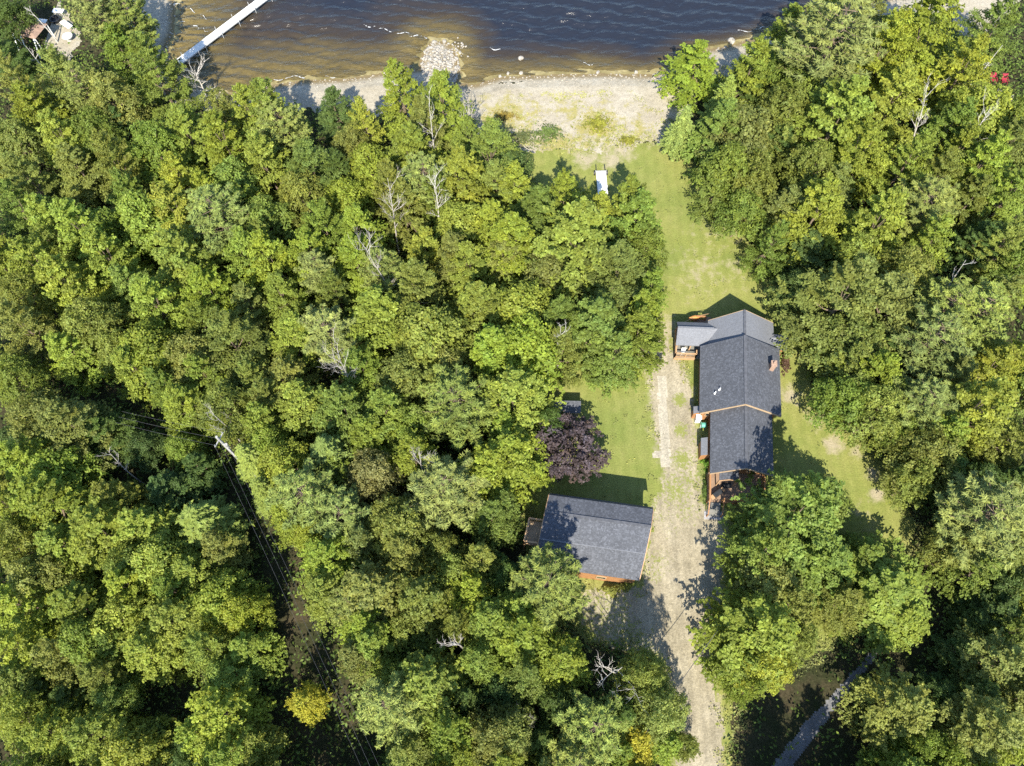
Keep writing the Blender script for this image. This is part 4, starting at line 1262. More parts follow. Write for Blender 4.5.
def conifer(name, seed, H=14.0, R0=3.3, dz=0.42, nb=9, droop=.22, pine=False, dead=0.0):
    rs = np.random.RandomState(seed)
    P = []; Nn = []; S = []; T = []; Hh = []; A = []; asp = []
    b = MB(); b.tube([(0, 0, 0), (0, 0, H * .5), (0, 0, H * .98)], [.2, .13, .02], 7)
    z = H * (.28 if pine else .16)
    while z < H * .985:
        f = (z / H - .14) / .86
        if pine:
            L = R0 * (1.05 * np.sin(np.pi * min(1, .18 + .80 * f)) ** .8) * (1 if f < .8 else 1.0)
        else:
            L = R0 * (1 - f) ** .80 + .15
        n = nb if f < .8 else max(5, nb - 3)
        off = rs.uniform(0, 6.28); lt = rs.normal() * .05
        for k in range(n):
            th = off + 2 * np.pi * k / n + rs.normal() * .14
            l = L * rs.uniform(.62, 1.18)
            d = np.array([np.cos(th), np.sin(th), 0]); side = np.array([-d[1], d[0], 0])
            rise = (.45 if pine else .30 * f - droop * (1 - f))
            bt = rs.normal() * .10
            tip = d * l + np.array([0, 0, z + rise * l])
            if l > 1.0: b.tube([(0, 0, z), tuple(d * l * .5 + [0, 0, z + rise * l * .35]), tuple(tip)], [.045, .03, .01], 4, False)
            m = max(2, int(l / (.34 if pine else .24)))
            for i in range(m):
                s = (i + rs.uniform(.2, .9)) / m
                if pine and s < .35: continue
                base = d * l * s + np.array([0, 0, z + rise * l * s * s])
                if pine:
                    # bottle-brush tufts along short side twigs
                    for sg in (-1, 0, 1):
                        c = base + side * sg * l * .30 * (1.15 - s) * rs.uniform(.5, 1.2) + d * rs.uniform(-.05, .2) + [0, 0, rs.uniform(0, .18)]
                        q = 9
                        dirs = rs.normal(size=(q, 3)) * (.8, .8, .35) + d * .75 + np.array([0, 0, .45])
                        dirs /= np.linalg.norm(dirs, axis=1, keepdims=True)
                        P.append(c + dirs * .20); A.append(dirs)
                        Nn.append(np.array([0, 0, 1.0]) + rs.normal(size=(q, 3)) * .45); S.append(np.full(q, .25) * rs.uniform(.7, 1.3, q))
                        T.append(.5 + lt + bt + (s - .6) * .25 + rs.normal(size=q) * .12); Hh.append(.45 + bt + rs.normal(size=q) * .1); asp.append(np.full(q, .22))
                else:
                    w = l * .34 * (1.12 - s) + .12
                    for sg in (-1, 1):
                        q = max(1, int(w / .22))
                        tt = (np.arange(q) + rs.uniform(.1, .9, q)) / q
                        dd = side * sg * .75 + d * .66
                        P.append(base + np.outer(tt * w, dd) - np.outer(tt * w * .18, [0, 0, 1])); A.append(np.tile(dd, (q, 1)) + rs.normal(size=(q, 3)) * .25)
                        Nn.append(np.array([0, 0, 1.0]) + d * .25 + rs.normal(size=(q, 3)) * .35); S.append(.23 * rs.uniform(.7, 1.3, q))
                        T.append(.45 + lt + bt + .22 * tt * s + rs.normal(size=q) * .11); Hh.append(.45 + bt + rs.normal(size=q) * .1); asp.append(np.full(q, .42))
                    P.append(base[None] + [0, 0, .04]); A.append(d[None]); Nn.append(np.array([[0, 0, 1.0]]) + rs.normal(size=(1, 3)) * .2); S.append(np.array([.26])); T.append(np.array([.5 + .2 * s])); Hh.append(np.array([.5])); asp.append(np.array([.45]))
        z += dz * rs.uniform(.8, 1.25)
    cc = lambda x: np.concatenate(x)
    me = leaf_mesh(name, cc(P), cc(Nn), cc(S), cc(T), cc(Hh), M['needle'], cc(asp), cc(A))
    return me, b.mesh(name + '_trunk', M['bark'])

def snag_mesh(seed, H, spread, mat, n=9, lean=0.0, r0=.17):
    rng = random.Random(seed); b = MB()
    def branch(p, d, L, r, lev):
        pts = [p]; q = p; k = 5
        for i in range(k):
            gs = .05 if lev == 0 else .17
            d = (d + Vector((rng.gauss(0, gs), rng.gauss(0, gs), rng.gauss(0.03, .08)))).normalized()
            q = q + d * (L / k); pts.append(q)
        b.tube(pts, [r * (1 - .85 * i / k) for i in range(k + 1)], 6 if lev == 0 else 4, lev == 0)
        if lev < 3:
            for i in range(n if lev == 0 else 4 - lev + 1):
                j = rng.uniform(.35 if lev == 0 else .25, .98) * k; i0 = min(k - 1, int(j)); a = pts[i0].lerp(pts[i0 + 1], j - i0)
                th = rng.uniform(0, 6.28); o = Vector((math.cos(th), math.sin(th), rng.uniform(.15, .7)))
                nd = (d * (.65 if lev == 0 else .9) + o * (.8 if lev == 0 else .6)).normalized()
                branch(a, nd, L * rng.uniform(.28, .42) * spread if lev == 0 else L * rng.uniform(.4, .6), r * (.32 if lev == 0 else .5), lev + 1)
    branch(Vector((0, 0, 0)), Vector((lean, 0, 1)).normalized(), H, r0, 0)
    return b.mesh('bare_branches', mat)

COL = dict(
    L=(0.215, 0.262, 0.042), G=(0.168, 0.218, 0.042), O=(0.190, 0.215, 0.050), D=(0.092, 0.138, 0.036), Y=(0.245, 0.276, 0.042), YY=(0.34, 0.335, 0.040), B=(0.235, 0.220, 0.068),
    P=(0.178, 0.210, 0.050), S=(0.120, 0.158, 0.040), U=(0.095, 0.055, 0.065), C=(0.172, 0.212, 0.045))
ADJ = dict(L='bright lime-green', G='mid-green', O='dull olive-green', D='deep dark-green', Y='yellow-green', YY='golden yellow', B='russet-tinged olive', P='pale grey-green', S='dark blue-green', U='dark purple-leaved', C='soft green')
KIND = dict(L='broadleaf tree', G='broadleaf tree', O='broadleaf tree', D='broadleaf tree', Y='broadleaf tree', YY='broadleaf tree', B='broadleaf tree', P='pine', S='spruce', U='ornamental tree', C='cedar')

# crowns in view, then an unseen last row, the southern ones added for shade: pixel of the crown's middle, radius in pixels, colour key
TREES = """
99 14 20 P|153 66 30 G|120 46 22 G|107 94 24 O|62 74 22 O|14 78 22 O|31 108 25 L|56 133 24 L|92 127 22 G|12 136 22 O|115 160 25 O|76 166 22 O|25 173 24 O|153 141 24 G|186 130 29 L|224 140 25 L|250 110 24 L|222 106 18 O|176 173 22 Y|229 177 23 G|3 52 18 D|5 10 20 D|132 18 18 P|84 92 16 P|120 122 18 D
270 108 29 G|334 106 21 D|403 86 24 L|442 96 25 L|367 122 18 Y|283 128 20 P|265 158 23 Y|308 165 26 G|339 165 22 D|372 163 24 L|413 153 26 L|461 167 26 Y|489 148 24 G|388 184 20 O|497 178 22 O|425 122 22 O|350 140 18 O|470 136 16 G|425 182 20 P
698 62 27 L|681 126 16 C|722 126 24 G|732 160 24 G|745 127 30 O|509 163 20 D|516 182 20 L|564 198 24 L|629 200 23 L|750 70 26 L|724 98 18 C|744 95 19 D|716 186 15 G|744 206 22 G|760 175 24 O
779 62 22 G|830 46 37 P|822 14 26 L|886 42 28 Y|929 18 32 L|1000 22 24 G|838 112 38 L|784 108 28 O|779 143 24 D|896 94 30 Y|965 66 26 Y|983 104 30 Y|952 124 22 G|861 148 28 L|810 163 25 O|912 154 26 G|940 173 22 O|983 158 27 L|1014 143 24 O|835 188 25 O|790 25 22 L|868 12 22 O|1015 110 20 G|800 85 20 G|960 150 22 Y
43 218 27 L|81 223 30 L|14 205 23 G|143 213 27 L|178 205 25 Y|176 256 34 L|224 219 27 P|33 266 25 L|52 249 20 O|64 276 29 L|107 259 28 L|153 300 30 L|211 292 28 L|92 318 27 O|18 293 24 O|20 325 26 O|66 348 24 L|148 345 31 L|188 353 26 O|229 338 32 O|135 368 22 Y|8 376 22 G|245 254 23 L|118 225 18 G|128 192 20 G|205 192 20 Y|240 202 20 L|200 325 20 G|110 345 18 O|125 282 20 G|245 300 20 O
270 218 24 G|324 226 24 G|359 226 24 L|403 206 23 O|459 217 24 Y|423 246 20 Y|454 255 24 O|494 223 26 Y|275 259 27 L|309 248 23 L|352 259 24 L|413 285 30 O|382 273 18 P|469 266 25 Y|293 335 26 Y|329 335 24 P|377 317 32 L|428 333 35 O|479 298 31 L|492 350 33 L|360 368 25 G|403 373 25 O|288 375 24 O|300 190 22 O|345 195 20 L|440 195 18 G|280 295 22 L|335 290 20 G|318 272 16 P|450 365 22 O|265 240 18 O|505 255 20 O
581 233 38 L|513 238 28 Y|635 214 28 G|646 243 20 G|615 274 33 O|538 206 24 G|520 299 31 L|597 320 35 G|560 314 24 G|640 331 24 G|523 345 35 L|564 350 24 O|612 350 22 G|545 270 24 O|650 285 16 G|599 209 18 Y|645 305 18 L
784 206 24 O|820 208 29 Y|810 249 26 D|798 285 20 D|881 221 32 L|924 208 26 P|937 241 24 L|848 292 44 O|907 266 27 O|853 337 31 O|891 304 36 O|942 312 25 P|973 318 27 P|927 348 31 P|980 236 24 D|1008 241 26 O|1003 297 25 O|993 365 26 Y|1016 353 22 Y|871 368 26 L|853 360 22 O|772 238 18 G|860 250 22 G|1015 190 24 L|975 195 22 O|1018 268 18 G|890 345 22 D|955 375 24 O
71 423 35 O|28 413 26 O|102 432 24 D|25 464 31 L|52 470 27 L|46 503 35 L|97 528 35 L|138 528 31 L|200 522 32 C|112 500 22 O|183 398 26 L|219 405 26 O|251 456 21 C|64 545 28 L|10 543 24 O|160 558 28 L|165 488 24 D|140 446 18 D|192 468 20 D|178 448 16 G|8 500 24 L|260 424 22 L|205 375 22 L|165 385 18 G|130 562 24 G|214 552 22 O|12 440 20 D|250 380 20 O
265 395 26 O|301 395 26 Y|344 405 28 G|385 411 30 L|459 408 31 P|480 390 22 L|326 449 25 S|372 472 25 B|413 451 22 Y|283 464 26 Y|301 495 27 P|444 492 31 P|489 469 28 Y|393 523 30 O|344 517 26 P|265 440 20 L|479 558 22 O|325 556 26 L|403 555 26 O|292 520 23 Y|370 433 24 L|430 390 18 O|440 545 20 O|360 550 22 O|335 470 16 L|505 425 20 L|420 420 18 G|265 490 18 C
517 394 34 L|513 456 31 Y|549 422 15 D|500 505 20 G|492 515 22 G
804 512 43 G|766 549 24 G|885 585 46 L|764 628 41 L|828 560 34 G|868 555 26 G|775 580 28 O|795 603 22 O|750 604 18 G|744 662 21 L|770 660 26 Y|750 688 13 L|845 600 24 O|905 615 26 L|822 505 28 G|800 640 18 O
881 408 29 O|931 452 30 O|980 405 38 Y|942 436 26 L|917 405 25 P|848 395 25 G|1018 533 31 O|980 523 35 P|1006 548 26 O|906 432 19 G|860 385 20 O|1015 440 22 O|918 478 19 O|950 470 22 D|1015 480 24 D|890 385 20 G|960 545 20 O|985 480 20 D|1000 510 22 G|1005 585 24 D|985 570 20 G
15 604 28 Y|69 604 31 L|127 619 32 Y|168 619 28 L|216 599 28 Y|20 647 26 L|87 638 26 G|66 657 24 O|208 647 26 G|143 652 28 Y|226 676 22 G|216 716 34 L|15 714 26 Y|51 729 25 L|89 734 25 L|132 754 27 Y|232 749 25 L|13 678 22 G|178 754 20 D|175 590 24 G|120 585 24 L|30 575 26 O|195 570 24 L|115 645 18 G|195 740 22 L|40 690 22 D|70 695 20 D|160 735 18 D|100 672 22 O|110 700 20 G
240 610 22 Y|244 649 22 L|303 702 16 YY|250 748 24 O|328 588 26 L|372 594 35 O|426 599 32 O|368 624 25 L|357 650 22 O|372 640 27 L|430 683 38 L|392 707 26 P|443 734 24 L|406 749 23 O|497 737 26 O|494 624 30 L|352 602 20 P|470 590 22 Y|450 570 20 G|395 670 18 G|480 660 22 G|465 700 18 D|420 645 16 D|460 755 20 L|405 630 20 O|455 625 18 O
523 637 36 L|548 586 30 P|520 605 26 L|564 663 24 Y|594 732 30 P|646 670 20 O|664 709 25 O|642 742 21 YY|666 745 20 L|576 762 26 P|510 734 24 O|525 680 24 G|500 575 20 D|560 700 20 D|508 765 20 Y|540 745 20 D|500 690 18 D|545 620 18 O|625 715 18 D|690 745 12 O|622 752 18 G|560 590 18 G
908 704 31 O|1008 657 27 O|993 730 32 O|968 737 26 O|908 764 24 L|1018 700 26 O|950 760 22 G|980 690 22 D|1000 610 26 D|960 650 16 D|1018 630 18 G|925 745 20 G|1020 750 22 L|975 620 18 D|940 690 16 D
788 826 30 G|806 838 40 O|858 836 40 L|900 812 40 G|950 800 30 O|1000 800 30 L|800 850 30 G|870 840 30 O|295 815 32 O|345 830 34 G|390 800 28 L|250 800 28 O|200 800 28 L|150 795 26 G|100 795 28 Y|50 790 26 O|8 785 24 G|440 795 28 O|490 800 28 G|540 800 28 L|590 805 28 O|640 800 22 G|365 850 24 O|-25 700 28 O|-25 600 28 L|-25 480 28 O|-25 360 26 G|-25 240 28 L|-25 130 24 O|1050 700 28 O|1050 600 28 L|1050 480 28 O|1050 380 26 G|1050 260 28 L|1050 160 24 O
"""
TREES = [(float(a), float(b_), float(c), d) for ln in TREES.split('\n') if ln.strip() for a, b_, c, d in [q.split() for q in ln.strip().split('|')]]  # small dark tree up-left of the plum is added to shade the shed

MARKS = [(595, 535, 'the garage'), (742, 400, 'the house'), (571, 445, 'the purple tree'), (217, 450, 'the utility pole'), (225, 30, 'the lake dock'), (438, 60, 'the rock jetty'),
         (303, 702, 'the golden corridor tree'), (642, 742, 'the golden driveway tree'), (603, 181, 'the dock section'), (999, 79, 'the red chairs'), (34, 25, 'the brown shelter'),
         (825, 700, 'the gravel path'), (372, 472, 'the russet tree'), (957, 265, 'the leaning trunk'), (920, 105, 'the grey snag'), (617, 675, 'the white snag'), (700, 690, 'the lower driveway')]
SPECIAL = {(698, 62): 'lime-green broadleaf tree leaning over the water at the right end of the beach',
           (303, 702): 'small golden yellow tree beside the dark power-line corridor', (642, 742): 'golden yellow tree between pines and the lower end of the driveway',
           (372, 472): 'russet-tinged tree with turning leaves amid the green woods left of the garage',
           (804, 512): 'large round mid-green tree shading the south end of the cedar house', (885, 585): 'broad lime-green tree at the top end of the shaded gravel path',
           (764, 628): 'large lime-green tree overhanging the right edge of the driveway', (430, 683): 'round bright lime-green maple standing alone in the lower middle woods',
           (153, 66): 'rich green tree casting its shadow on the shore end of the white dock', (334, 106): 'dark green tree on the sandy strip left of the rock jetty',
           (581, 233): 'bright broad tree crown just below the parked dock section', (838, 112): 'big bright lime-green crown in the upper right woods',
           (830, 46): 'large pale pine near the water in the upper right woods', (848, 292): 'very large olive oak-like crown to the right of the house',
           (908, 704): 'isolated sunlit olive tree surrounded by shade right of the gravel path', (548, 586): 'pale grey-green pine shading the left corner of the garage roof',
           (681, 126): 'narrow green cedar at the right edge of the beach', (517, 394): 'bright lime-green maple above and left of the purple-leaved tree'}

def dir_word(dx, dy):
    a = math.degrees(math.atan2(-dy, dx)) % 360
    return ['right of', 'up-right of', 'above', 'up-left of', 'left of', 'down-left of', 'below', 'down-right of'][int(((a + 22.5) % 360) // 45)]

ORD = ['nearest', 'second nearest', 'third nearest', 'fourth nearest', 'fifth nearest', 'sixth nearest', 'seventh nearest', 'eighth nearest', 'ninth nearest', 'tenth nearest', 'eleventh nearest', 'twelfth nearest']

def build_trees():
    lib = dict(
        L=[sprayleaf('crown_a', 1), sprayleaf('crown_b', 2, power=1.9, nb=10, tiers=8, rise=.15), sprayleaf('crown_c', 3, tiers=10, nb=8, power=1.25, wid=.19), sprayleaf('crown_g', 13, nb=10, fing=4, dens=18, power=1.6),
           sprayleaf('crown_h', 14, tiers=11, nb=8, power=1.15, fing=3), broadleaf('crown_i', 15, 22, 26, 26, .64, .165, .4)],
        F=[broadleaf('crown_d', 4, 22, 34, 22, .50, .135, .35), sprayleaf('crown_e', 5, dens=27, ls=.115, wid=.24, power=1.7, rise=.35), broadleaf('crown_f', 6, 19, 38, 22, .50, .135, .45),
           sprayleaf('crown_j', 16, dens=27, ls=.115, wid=.22, power=1.35, tiers=10, nb=8, rise=.45), sprayleaf('crown_k', 18, dens=22, ls=.13, wid=.26, power=2.1, tiers=8, nb=10, rise=.30)],
        P=[conifer('needles_a', 7, 14, 3.6, .75, 8, .1, True), conifer('needles_b', 8, 14, 3.6, .85, 7, .1, True), conifer('needles_c', 17, 14, 3.7, .7, 9, .1, True)],
        S=[conifer('needles_d', 9, 14, 3.2, .40, 10, .25), conifer('needles_e', 10, 14, 3.2, .46, 9, .18)])
    base = dict(L=(4.5, 13.0), F=(4.5, 13.0), P=(3.6, 14.0), S=(3.2, 14.0))
    fam = dict(L='L', G='L', Y='L', YY='L', D='F', O='F', B='F', P='P', S='S', U='F', C='S')
    rng = random.Random(77)
    # hand-written labels and generated ones that name the nearest landmark
    rec = []
    for (px, py, r, k) in TREES:
        best = min(MARKS, key=lambda m: math.hypot(m[0] - px, m[1] - py) if math.hypot(m[0] - px, m[1] - py) > 12 else 1e9)
        d = math.hypot(best[0] - px, best[1] - py)
        size = 'large' if r >= 30 else ('small' if r <= 19 else '')
        rec.append([px, py, r, k, best, d, size, dir_word(px - best[0], py - best[1])])
    key = lambda q: (q[3], q[6], q[4][2], q[7])
    groups = {}
    for q in rec:
        if (int(q[0]), int(q[1])) not in SPECIAL: groups.setdefault(key(q), []).append(q)
    for g in groups.values(): g.sort(key=lambda q: q[5])
    for q in rec:
        px, py, r, k, best, d, size, dw = q
        sp = SPECIAL.get((int(px), int(py)))
        g = groups.get(key(q), [])
        nm = {'P': 'pine_tree', 'S': 'spruce_tree', 'C': 'cedar_tree'}.get(k, 'broadleaf_tree')
        core = f"{size + ' ' if size else ''}{ADJ[k]} {KIND[k]}"
        if sp: lab = sp
        elif len(g) == 1: lab = f"{core} {dw} {best[2]}"
        else: lab = f"{core}, {ORD[g.index(q)]} {dw} {best[2]}"
        f = fam[k]
        if k == 'G' and rng.random() < .4: f = 'F'
        if k == 'Y' and rng.random() < .3: f = 'F'
        if k == 'O' and rng.random() < .25: f = 'L'
        R0, H0 = base[f]
        # metres: crown size at crown height
        s0 = depth_at(px, py, 9.0) / F_PX
        Rm = r * s0 * (1.30 if fam[k] in 'LF' else 1.18)
        H = min(16.5, max(4.0, 5.0 + Rm * 1.75)) * rng.uniform(.88, 1.14)
        if 815 < px < 920 and 498 < py < 695: H *= .74
        elif 585 < px < 670 and 662 < py < 725: H = 14.5
        elif 722 < px <= 815 and 500 < py < 560: H = 16.0
        elif 722 < px <= 815 and 500 < py < 640: H *= 1.06
        if k == 'D': H *= .72
        if (int(px), int(py)) == (698, 62): H *= .68
        if k in 'PS': H = min(19, H * 1.12)
        frac = .62 if f in 'LF' else .60
        c = at(px, py, H * frac)
        o = bpy.data.objects.new(nm, None); o.empty_display_size = .5
        C.objects.link(o)
        o.location = (c[0], c[1], float(ground_z(np.array([c[0]]), np.array([c[1]]))[0]) - .05)
        tag(o, lab, 'tree', 'trees of the lakeside woods')
        rot = (rng.gauss(0, .03), rng.gauss(0, .03), rng.uniform(0, 6.28))
        me, tr = rng.choice(lib[f])
        col = np.array(COL[k]) * rng.uniform(.86, 1.14) * np.array([rng.uniform(.92, 1.05), 1, rng.uniform(.85, 1.2)])
        for part, mesh in (('trunk', tr), ('crown', me)):
            p = bpy.data.objects.new(part, mesh); p.parent = o
            p.scale = (Rm / R0, Rm / R0, H / H0); p.rotation_euler = rot
            p.color = (*col, 1); C.objects.link(p)
    # the plum-coloured tree between garage and lawn
    me, tr = broadleaf('plum_crown', 44, 15, 30, 26, .42, .14, .15, 6.6, 4.25, .20)
    c = at(568, 444, 3.7)
    o = empty('ornamental_tree', (c[0], c[1], 0), 'dark purple-leaved ornamental tree on the lawn just above the garage', 'tree')
    for part, mesh in (('trunk', tr), ('crown', me)):
        p = bpy.data.objects.new(part, mesh); p.parent = o; p.color = (0.098, 0.076, 0.082, 1); C.objects.link(p)
    # dead and bare trees
    def snag(px, py, z, seed, H, spread, lab, mat, n=9, lean=0., r0=.17, rz=0., nm='dead_tree'):
        c = at(px, py, z)
        o = bpy.data.objects.new(nm, snag_mesh(seed, H, spread, mat, n, lean, r0)); C.objects.link(o)
        o.location = (c[0], c[1], -.1); o.rotation_euler = (0, 0, rz); o.scale = (.72, .72, .93) if H > 11 else (1, 1, 1)
        tag(o, lab, 'dead tree', 'bare and dead trees')
    snag(622, 676, 6.3, 3, 8.4, 1.1, 'white leafless dead tree with forked branches left of the lower driveway', M['birch'], 6, -.14, .15)
    snag(940, 108, 8.5, 5, 13, .5, 'grey leafless dead tree standing in the upper right woods', M['birch'], 12, -.2, .18)
    snag(984, 262, 12.0, 6, 14.5, .3, 'slender white dead trunk leaning out of the crowns in the right woods', M['birch'], 5, -.24, .16)
    snag(467, 126, 4.5, 9, 7.5, .9, 'bare dead tree at the upper left corner of the beach', M['deadwood'], 9, .05)
    snag(200, 84, 3.5, 12, 5.5, 1.2, 'bleached bare tree leaning over the shallows below the white dock', M['birch'], 10, .1)
    snag(412, 452, 12.2, 14, 14.2, .5, 'bare curled treetop showing between the russet tree and the pale pine', M['deadwood'], 7, .06)
    snag(462, 642, 8.5, 15, 11, .4, 'bare grey crooked branch above the round lime-green maple', M['deadwood'], 5, -.05)
    snag(428, 112, 11.2, 21, 13.0, .5, 'white birch trunks showing through the leaves below the rock jetty', M['birch'], 12, 0, .14, 0, 'bare_birch')
    snag(432, 176, 12.4, 22, 13.6, .45, 'white bare birch standing in the middle of the upper woods', M['birch'], 12, .02, .14, 1, 'bare_birch')
    snag(385, 192, 12.4, 23, 14.2, .5, 'grey bare treetop left of the white birch in the upper woods', M['deadwood'], 12, .02, .15, 2)
    snag(381, 254, 12.6, 24, 14.4, .5, 'grey twiggy treetop between lime crowns in the middle of the woods', M['deadwood'], 12, .02, .15, 3)
    snag(330, 350, 12.6, 25, 14.6, .6, 'pale dead-topped tree beside the grey-green pine in the left woods', M['deadwood'], 12, .02, .15, 4)
    snag(212, 409, 10.5, 26, 12.2, .45, 'grey twiggy dead crown just above the utility pole', M['deadwood'], 8, .02, .15, 5)
    snag(113, 462, 8, 27, 11.2, .35, 'bare greyish treetop left of the utility pole', M['deadwood'], 7, .02, .14, 5)
    snag(988, 122, 9.5, 28, 12.4, .5, 'sparse bare-limbed birch below the red garden chairs', M['birch'], 12, .05, .14, 2, 'bare_birch')
    snag(563, 322, 11.6, 29, 13.0, .35, 'single white birch trunk in the woods left of the house porch', M['birch'], 5, .05, .13, 1, 'bare_birch')
    snag(36, 60, 5, 30, 7, .3, 'thin white birch stem just below the brown-roofed shelter', M['birch'], 6, .1, .12, 1, 'bare_birch')
    snag(38, 12, 5, 31, 6, .3, 'thin white birch stem just above the brown-roofed shelter', M['birch'], 6, .06, .12, 3, 'bare_birch')
    snag(518, 725, 3, 33, 5, 1.0, 'dark tangle of bare twigs in the shade at the lower middle', M['deadwood'], 14, .05, .08, 3)
    snag(990, 56, 6, 34, 8, .25, 'white birch trunk above the red garden chairs', M['birch'], 5, .03, .14, 3, 'bare_birch')

def scatter_leaves(name, lab, pts, mat, col, seed, lf=14, hgt=.45, rad=.45, ls=.15):
    rs = np.random.RandomState(seed); P = []; Nn = []; T = []; Hh = []
    for (x, y, s, t) in pts:
        q = rs.normal(size=(lf, 3)) * (rad * s, rad * s, hgt * s * .4)
        q[:, 2] = np.abs(q[:, 2]) + .06 + hgt * s * rs.uniform(0, 1, lf) * .7
        P.append(q + (x, y, 0)); Nn.append(rs.normal(size=(lf, 3)) * .6 + [0, 0, 1]); T.append(t + rs.normal(size=lf) * .13); Hh.append(.5 + (t - .5) * .6 + rs.normal(size=lf) * .15)
    P = np.concatenate(P)
    me = leaf_mesh(name, P, np.concatenate(Nn), ls * rs.uniform(.6, 1.3, len(P)), np.concatenate(T), np.concatenate(Hh), mat, .5)
    o = bpy.data.objects.new(name, me); o.color = (*col, 1); C.objects.link(o)
    return o

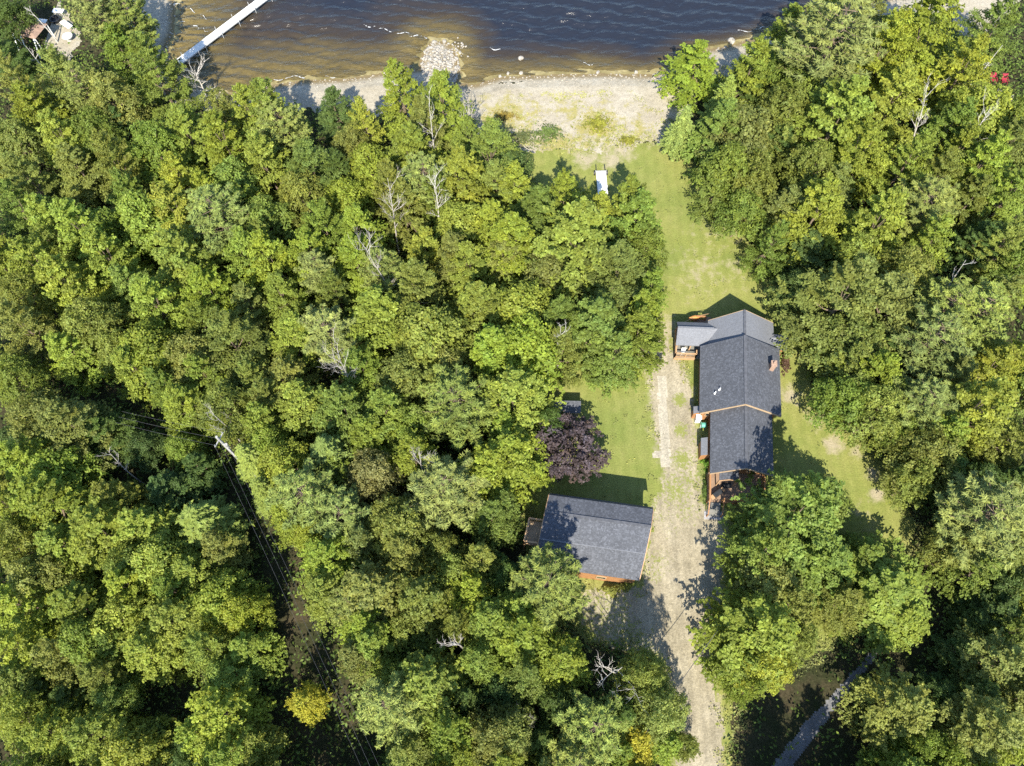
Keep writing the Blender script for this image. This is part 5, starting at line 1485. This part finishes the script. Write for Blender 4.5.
def build_undergrowth():
    rs = np.random.RandomState(5)
    n = 20000
    x = rs.uniform(-70, 74, n); y = rs.uniform(-12, 95, n)
    ok = (poly_sd(x, y, LAWN) < -.3) & (poly_sd(x, y, DRIVE) < -.8) & (poly_sd(x, y, BEACH) < -.6) & (poly_sd(x, y, LAKE) < -3) & (poly_sd(x, y, TRACK) < -.4) & (poly_sd(x, y, HOMESITE) < .1)
    d = fbm(x * .22, y * .22, 61, 4)
    ok &= d > .34
    x, y, d = x[ok], y[ok], d[ok]
    gaps = [gpoly([(735, 690), (800, 660), (880, 610), (940, 560), (975, 640), (900, 690), (860, 766), (840, 800), (735, 800)]), gpoly([(205, 440), (245, 470), (300, 560), (345, 680), (385, 800), (310, 800), (290, 690), (262, 570), (225, 500), (140, 450), (140, 425)])]
    keep = np.ones(len(x), bool)
    for g in gaps: keep &= ~((poly_sd(x, y, g) > 0) & (rs.uniform(size=len(x)) < .55))
    x, y, d = x[keep], y[keep], d[keep]
    pts = [(a, b, rs.uniform(.7, 2.2), .5 + (c - .5) * .9 + rs.normal() * .08) for a, b, c in zip(x, y, d)]
    o = scatter_leaves('undergrowth', '', pts, M['weed'], (0.095, 0.140, 0.030), 6, 12, .95, .45, .19)
    tag(o, 'ferns, saplings and brush covering the floor of the woods', 'undergrowth', None, 'stuff')
    # weeds and long grass along edges of lawn, drive and beach
    n = 60000
    x = rs.uniform(-5, 52, n); y = rs.uniform(-8, 84, n)
    sl = poly_sd(x, y, LAWN); sd = poly_sd(x, y, DRIVE); sb = poly_sd(x, y, BEACH)
    f = fbm(x * .5, y * .5, 71, 4)
    p = np.where((np.abs(sl) < 1.1) & (sd < -.6), .45, 0) + np.where((np.abs(sd) < .6) & (f > .5), .25, 0)
    p = np.maximum(p, np.where((sb > 0) & (sb < 14) & (poly_sd(x, y, LAKE) < -3.2), np.clip((f - .5) * 3.2, 0, .5), 0))
    p = np.maximum(p, np.where((sl > 0) & (sd < -.4), .018, 0))
    k = rs.uniform(size=n) < p
    pts = [(a, b, rs.uniform(.35, .9), .5 + (c - .5) * 1.3 + rs.normal() * .1) for a, b, c in zip(x[k], y[k], f[k])]
    o = scatter_leaves('long_grass', '', pts, M['weed'], (0.235, 0.250, 0.085), 7, 9, .13, .34, .10)
    tag(o, 'weeds and long grass tufts at the edges of lawn, beach and driveway', 'long grass', None, 'stuff')
    # mounded shrubs
    def shrub(px, py, rx, ry, h, col, lab, seed, nm='shrub'):
        c = at(px, py, h * .5); s = depth_at(px, py) / F_PX; r1, r2 = rx * s, ry * s * 1.3
        q = np.random.RandomState(seed); m = int(700 * r1 * r2 / 6) + 400
        a = q.uniform(0, 6.283, m); r = np.minimum(1.15, np.abs(q.normal(0, .52, m))) * (1 + .30 * np.sin(a * 3 + seed) + .15 * np.sin(a * 7 + 2 * seed))
        hx, hy = r * np.cos(a) * r1, r * np.sin(a) * r2
        z = h * np.sqrt(np.clip(1 - r * r * .9, .02, 1)) * (.55 + .7 * fbm(hx * .9 + 50, hy * .9 + 50, seed, 3)) * q.uniform(.7, 1, m)
        cl = fbm(hx * 1.6 + 9, hy * 1.6 + 9, seed + 3, 3)
        P = np.stack([hx, hy, z], 1)
        me = leaf_mesh(nm, P, np.stack([hx / r1 * .5, hy / r2 * .5, np.ones(m)], 1) + q.normal(size=(m, 3)) * .5, .15 * q.uniform(.6, 1.4, m), .5 + (cl - .5) * .9 + q.normal(size=m) * .12, .5 + q.normal(size=m) * .15, M['weed'], .5)
        o = empty(nm, (c[0], c[1], 0), lab, 'shrub')
        p = bpy.data.objects.new('foliage', me); p.parent = o; p.color = (*col, 1); C.objects.link(p)
        b = MB(); rr = random.Random(seed)
        for i in range(7):
            t = rr.uniform(0, 6.28); b.tube([(0, 0, 0), (r1 * .35 * math.cos(t), r2 * .35 * math.sin(t), h * .4)], [.05, .02], 5)
        p = bpy.data.objects.new('stem', b.mesh('stem', M['bark'])); p.parent = o; C.objects.link(p)
    shrub(548, 133, 17, 11, 1.1, (0.105, 0.145, 0.040), 'wide low dull-green shrub between the beach and the upper lawn', 3)
    shrub(524, 137, 13, 9, .9, (0.115, 0.135, 0.050), 'low greyish shrub left of the wide shrub by the beach', 4)
    shrub(598, 124, 17, 11, .42, (0.21, 0.215, 0.035), 'low yellow-green shrub in the middle of the weedy beach', 5)
    shrub(628, 140, 11, 5, .3, (0.20, 0.20, 0.035), 'small yellow-green shrub beside the sandy edge above the lawn', 6)
    shrub(706.5, 463, 4, 4, .9, (0.10, 0.19, 0.025), 'small bright green shrub against the west wall of the house', 7)
    shrub(786, 362, 4, 8, 1.5, (0.10, 0.06, 0.04), 'dark reddish shrub at the east wall of the house', 8)
    shrub(706, 490, 3, 9, .6, (0.09, 0.14, 0.03), 'narrow strip of greenery along the left side of the south deck', 9)
    shrub(828, 405, 8, 10, 1.4, (0.19, 0.20, 0.11), 'pale silvery shrub at the wood edge right of the house', 10)
    shrub(612, 590, 9, 4, 1.6, (0.15, 0.16, 0.035), 'leafy shrub against the south wall of the garage', 12)
    shrub(628, 584, 6, 4, 1.3, (0.13, 0.15, 0.03), 'smaller shrub at the right corner of the garage south wall', 13)
    shrub(505, 116, 12, 6, .35, (0.22, 0.17, 0.04), 'low orange-brown shrub on the left part of the beach', 14)

build_ground()
build_water()
build_stones()
build_house()
build_porch_things()
build_garage()
build_dock()
build_camp()
build_pole()
build_trees()
build_undergrowth()
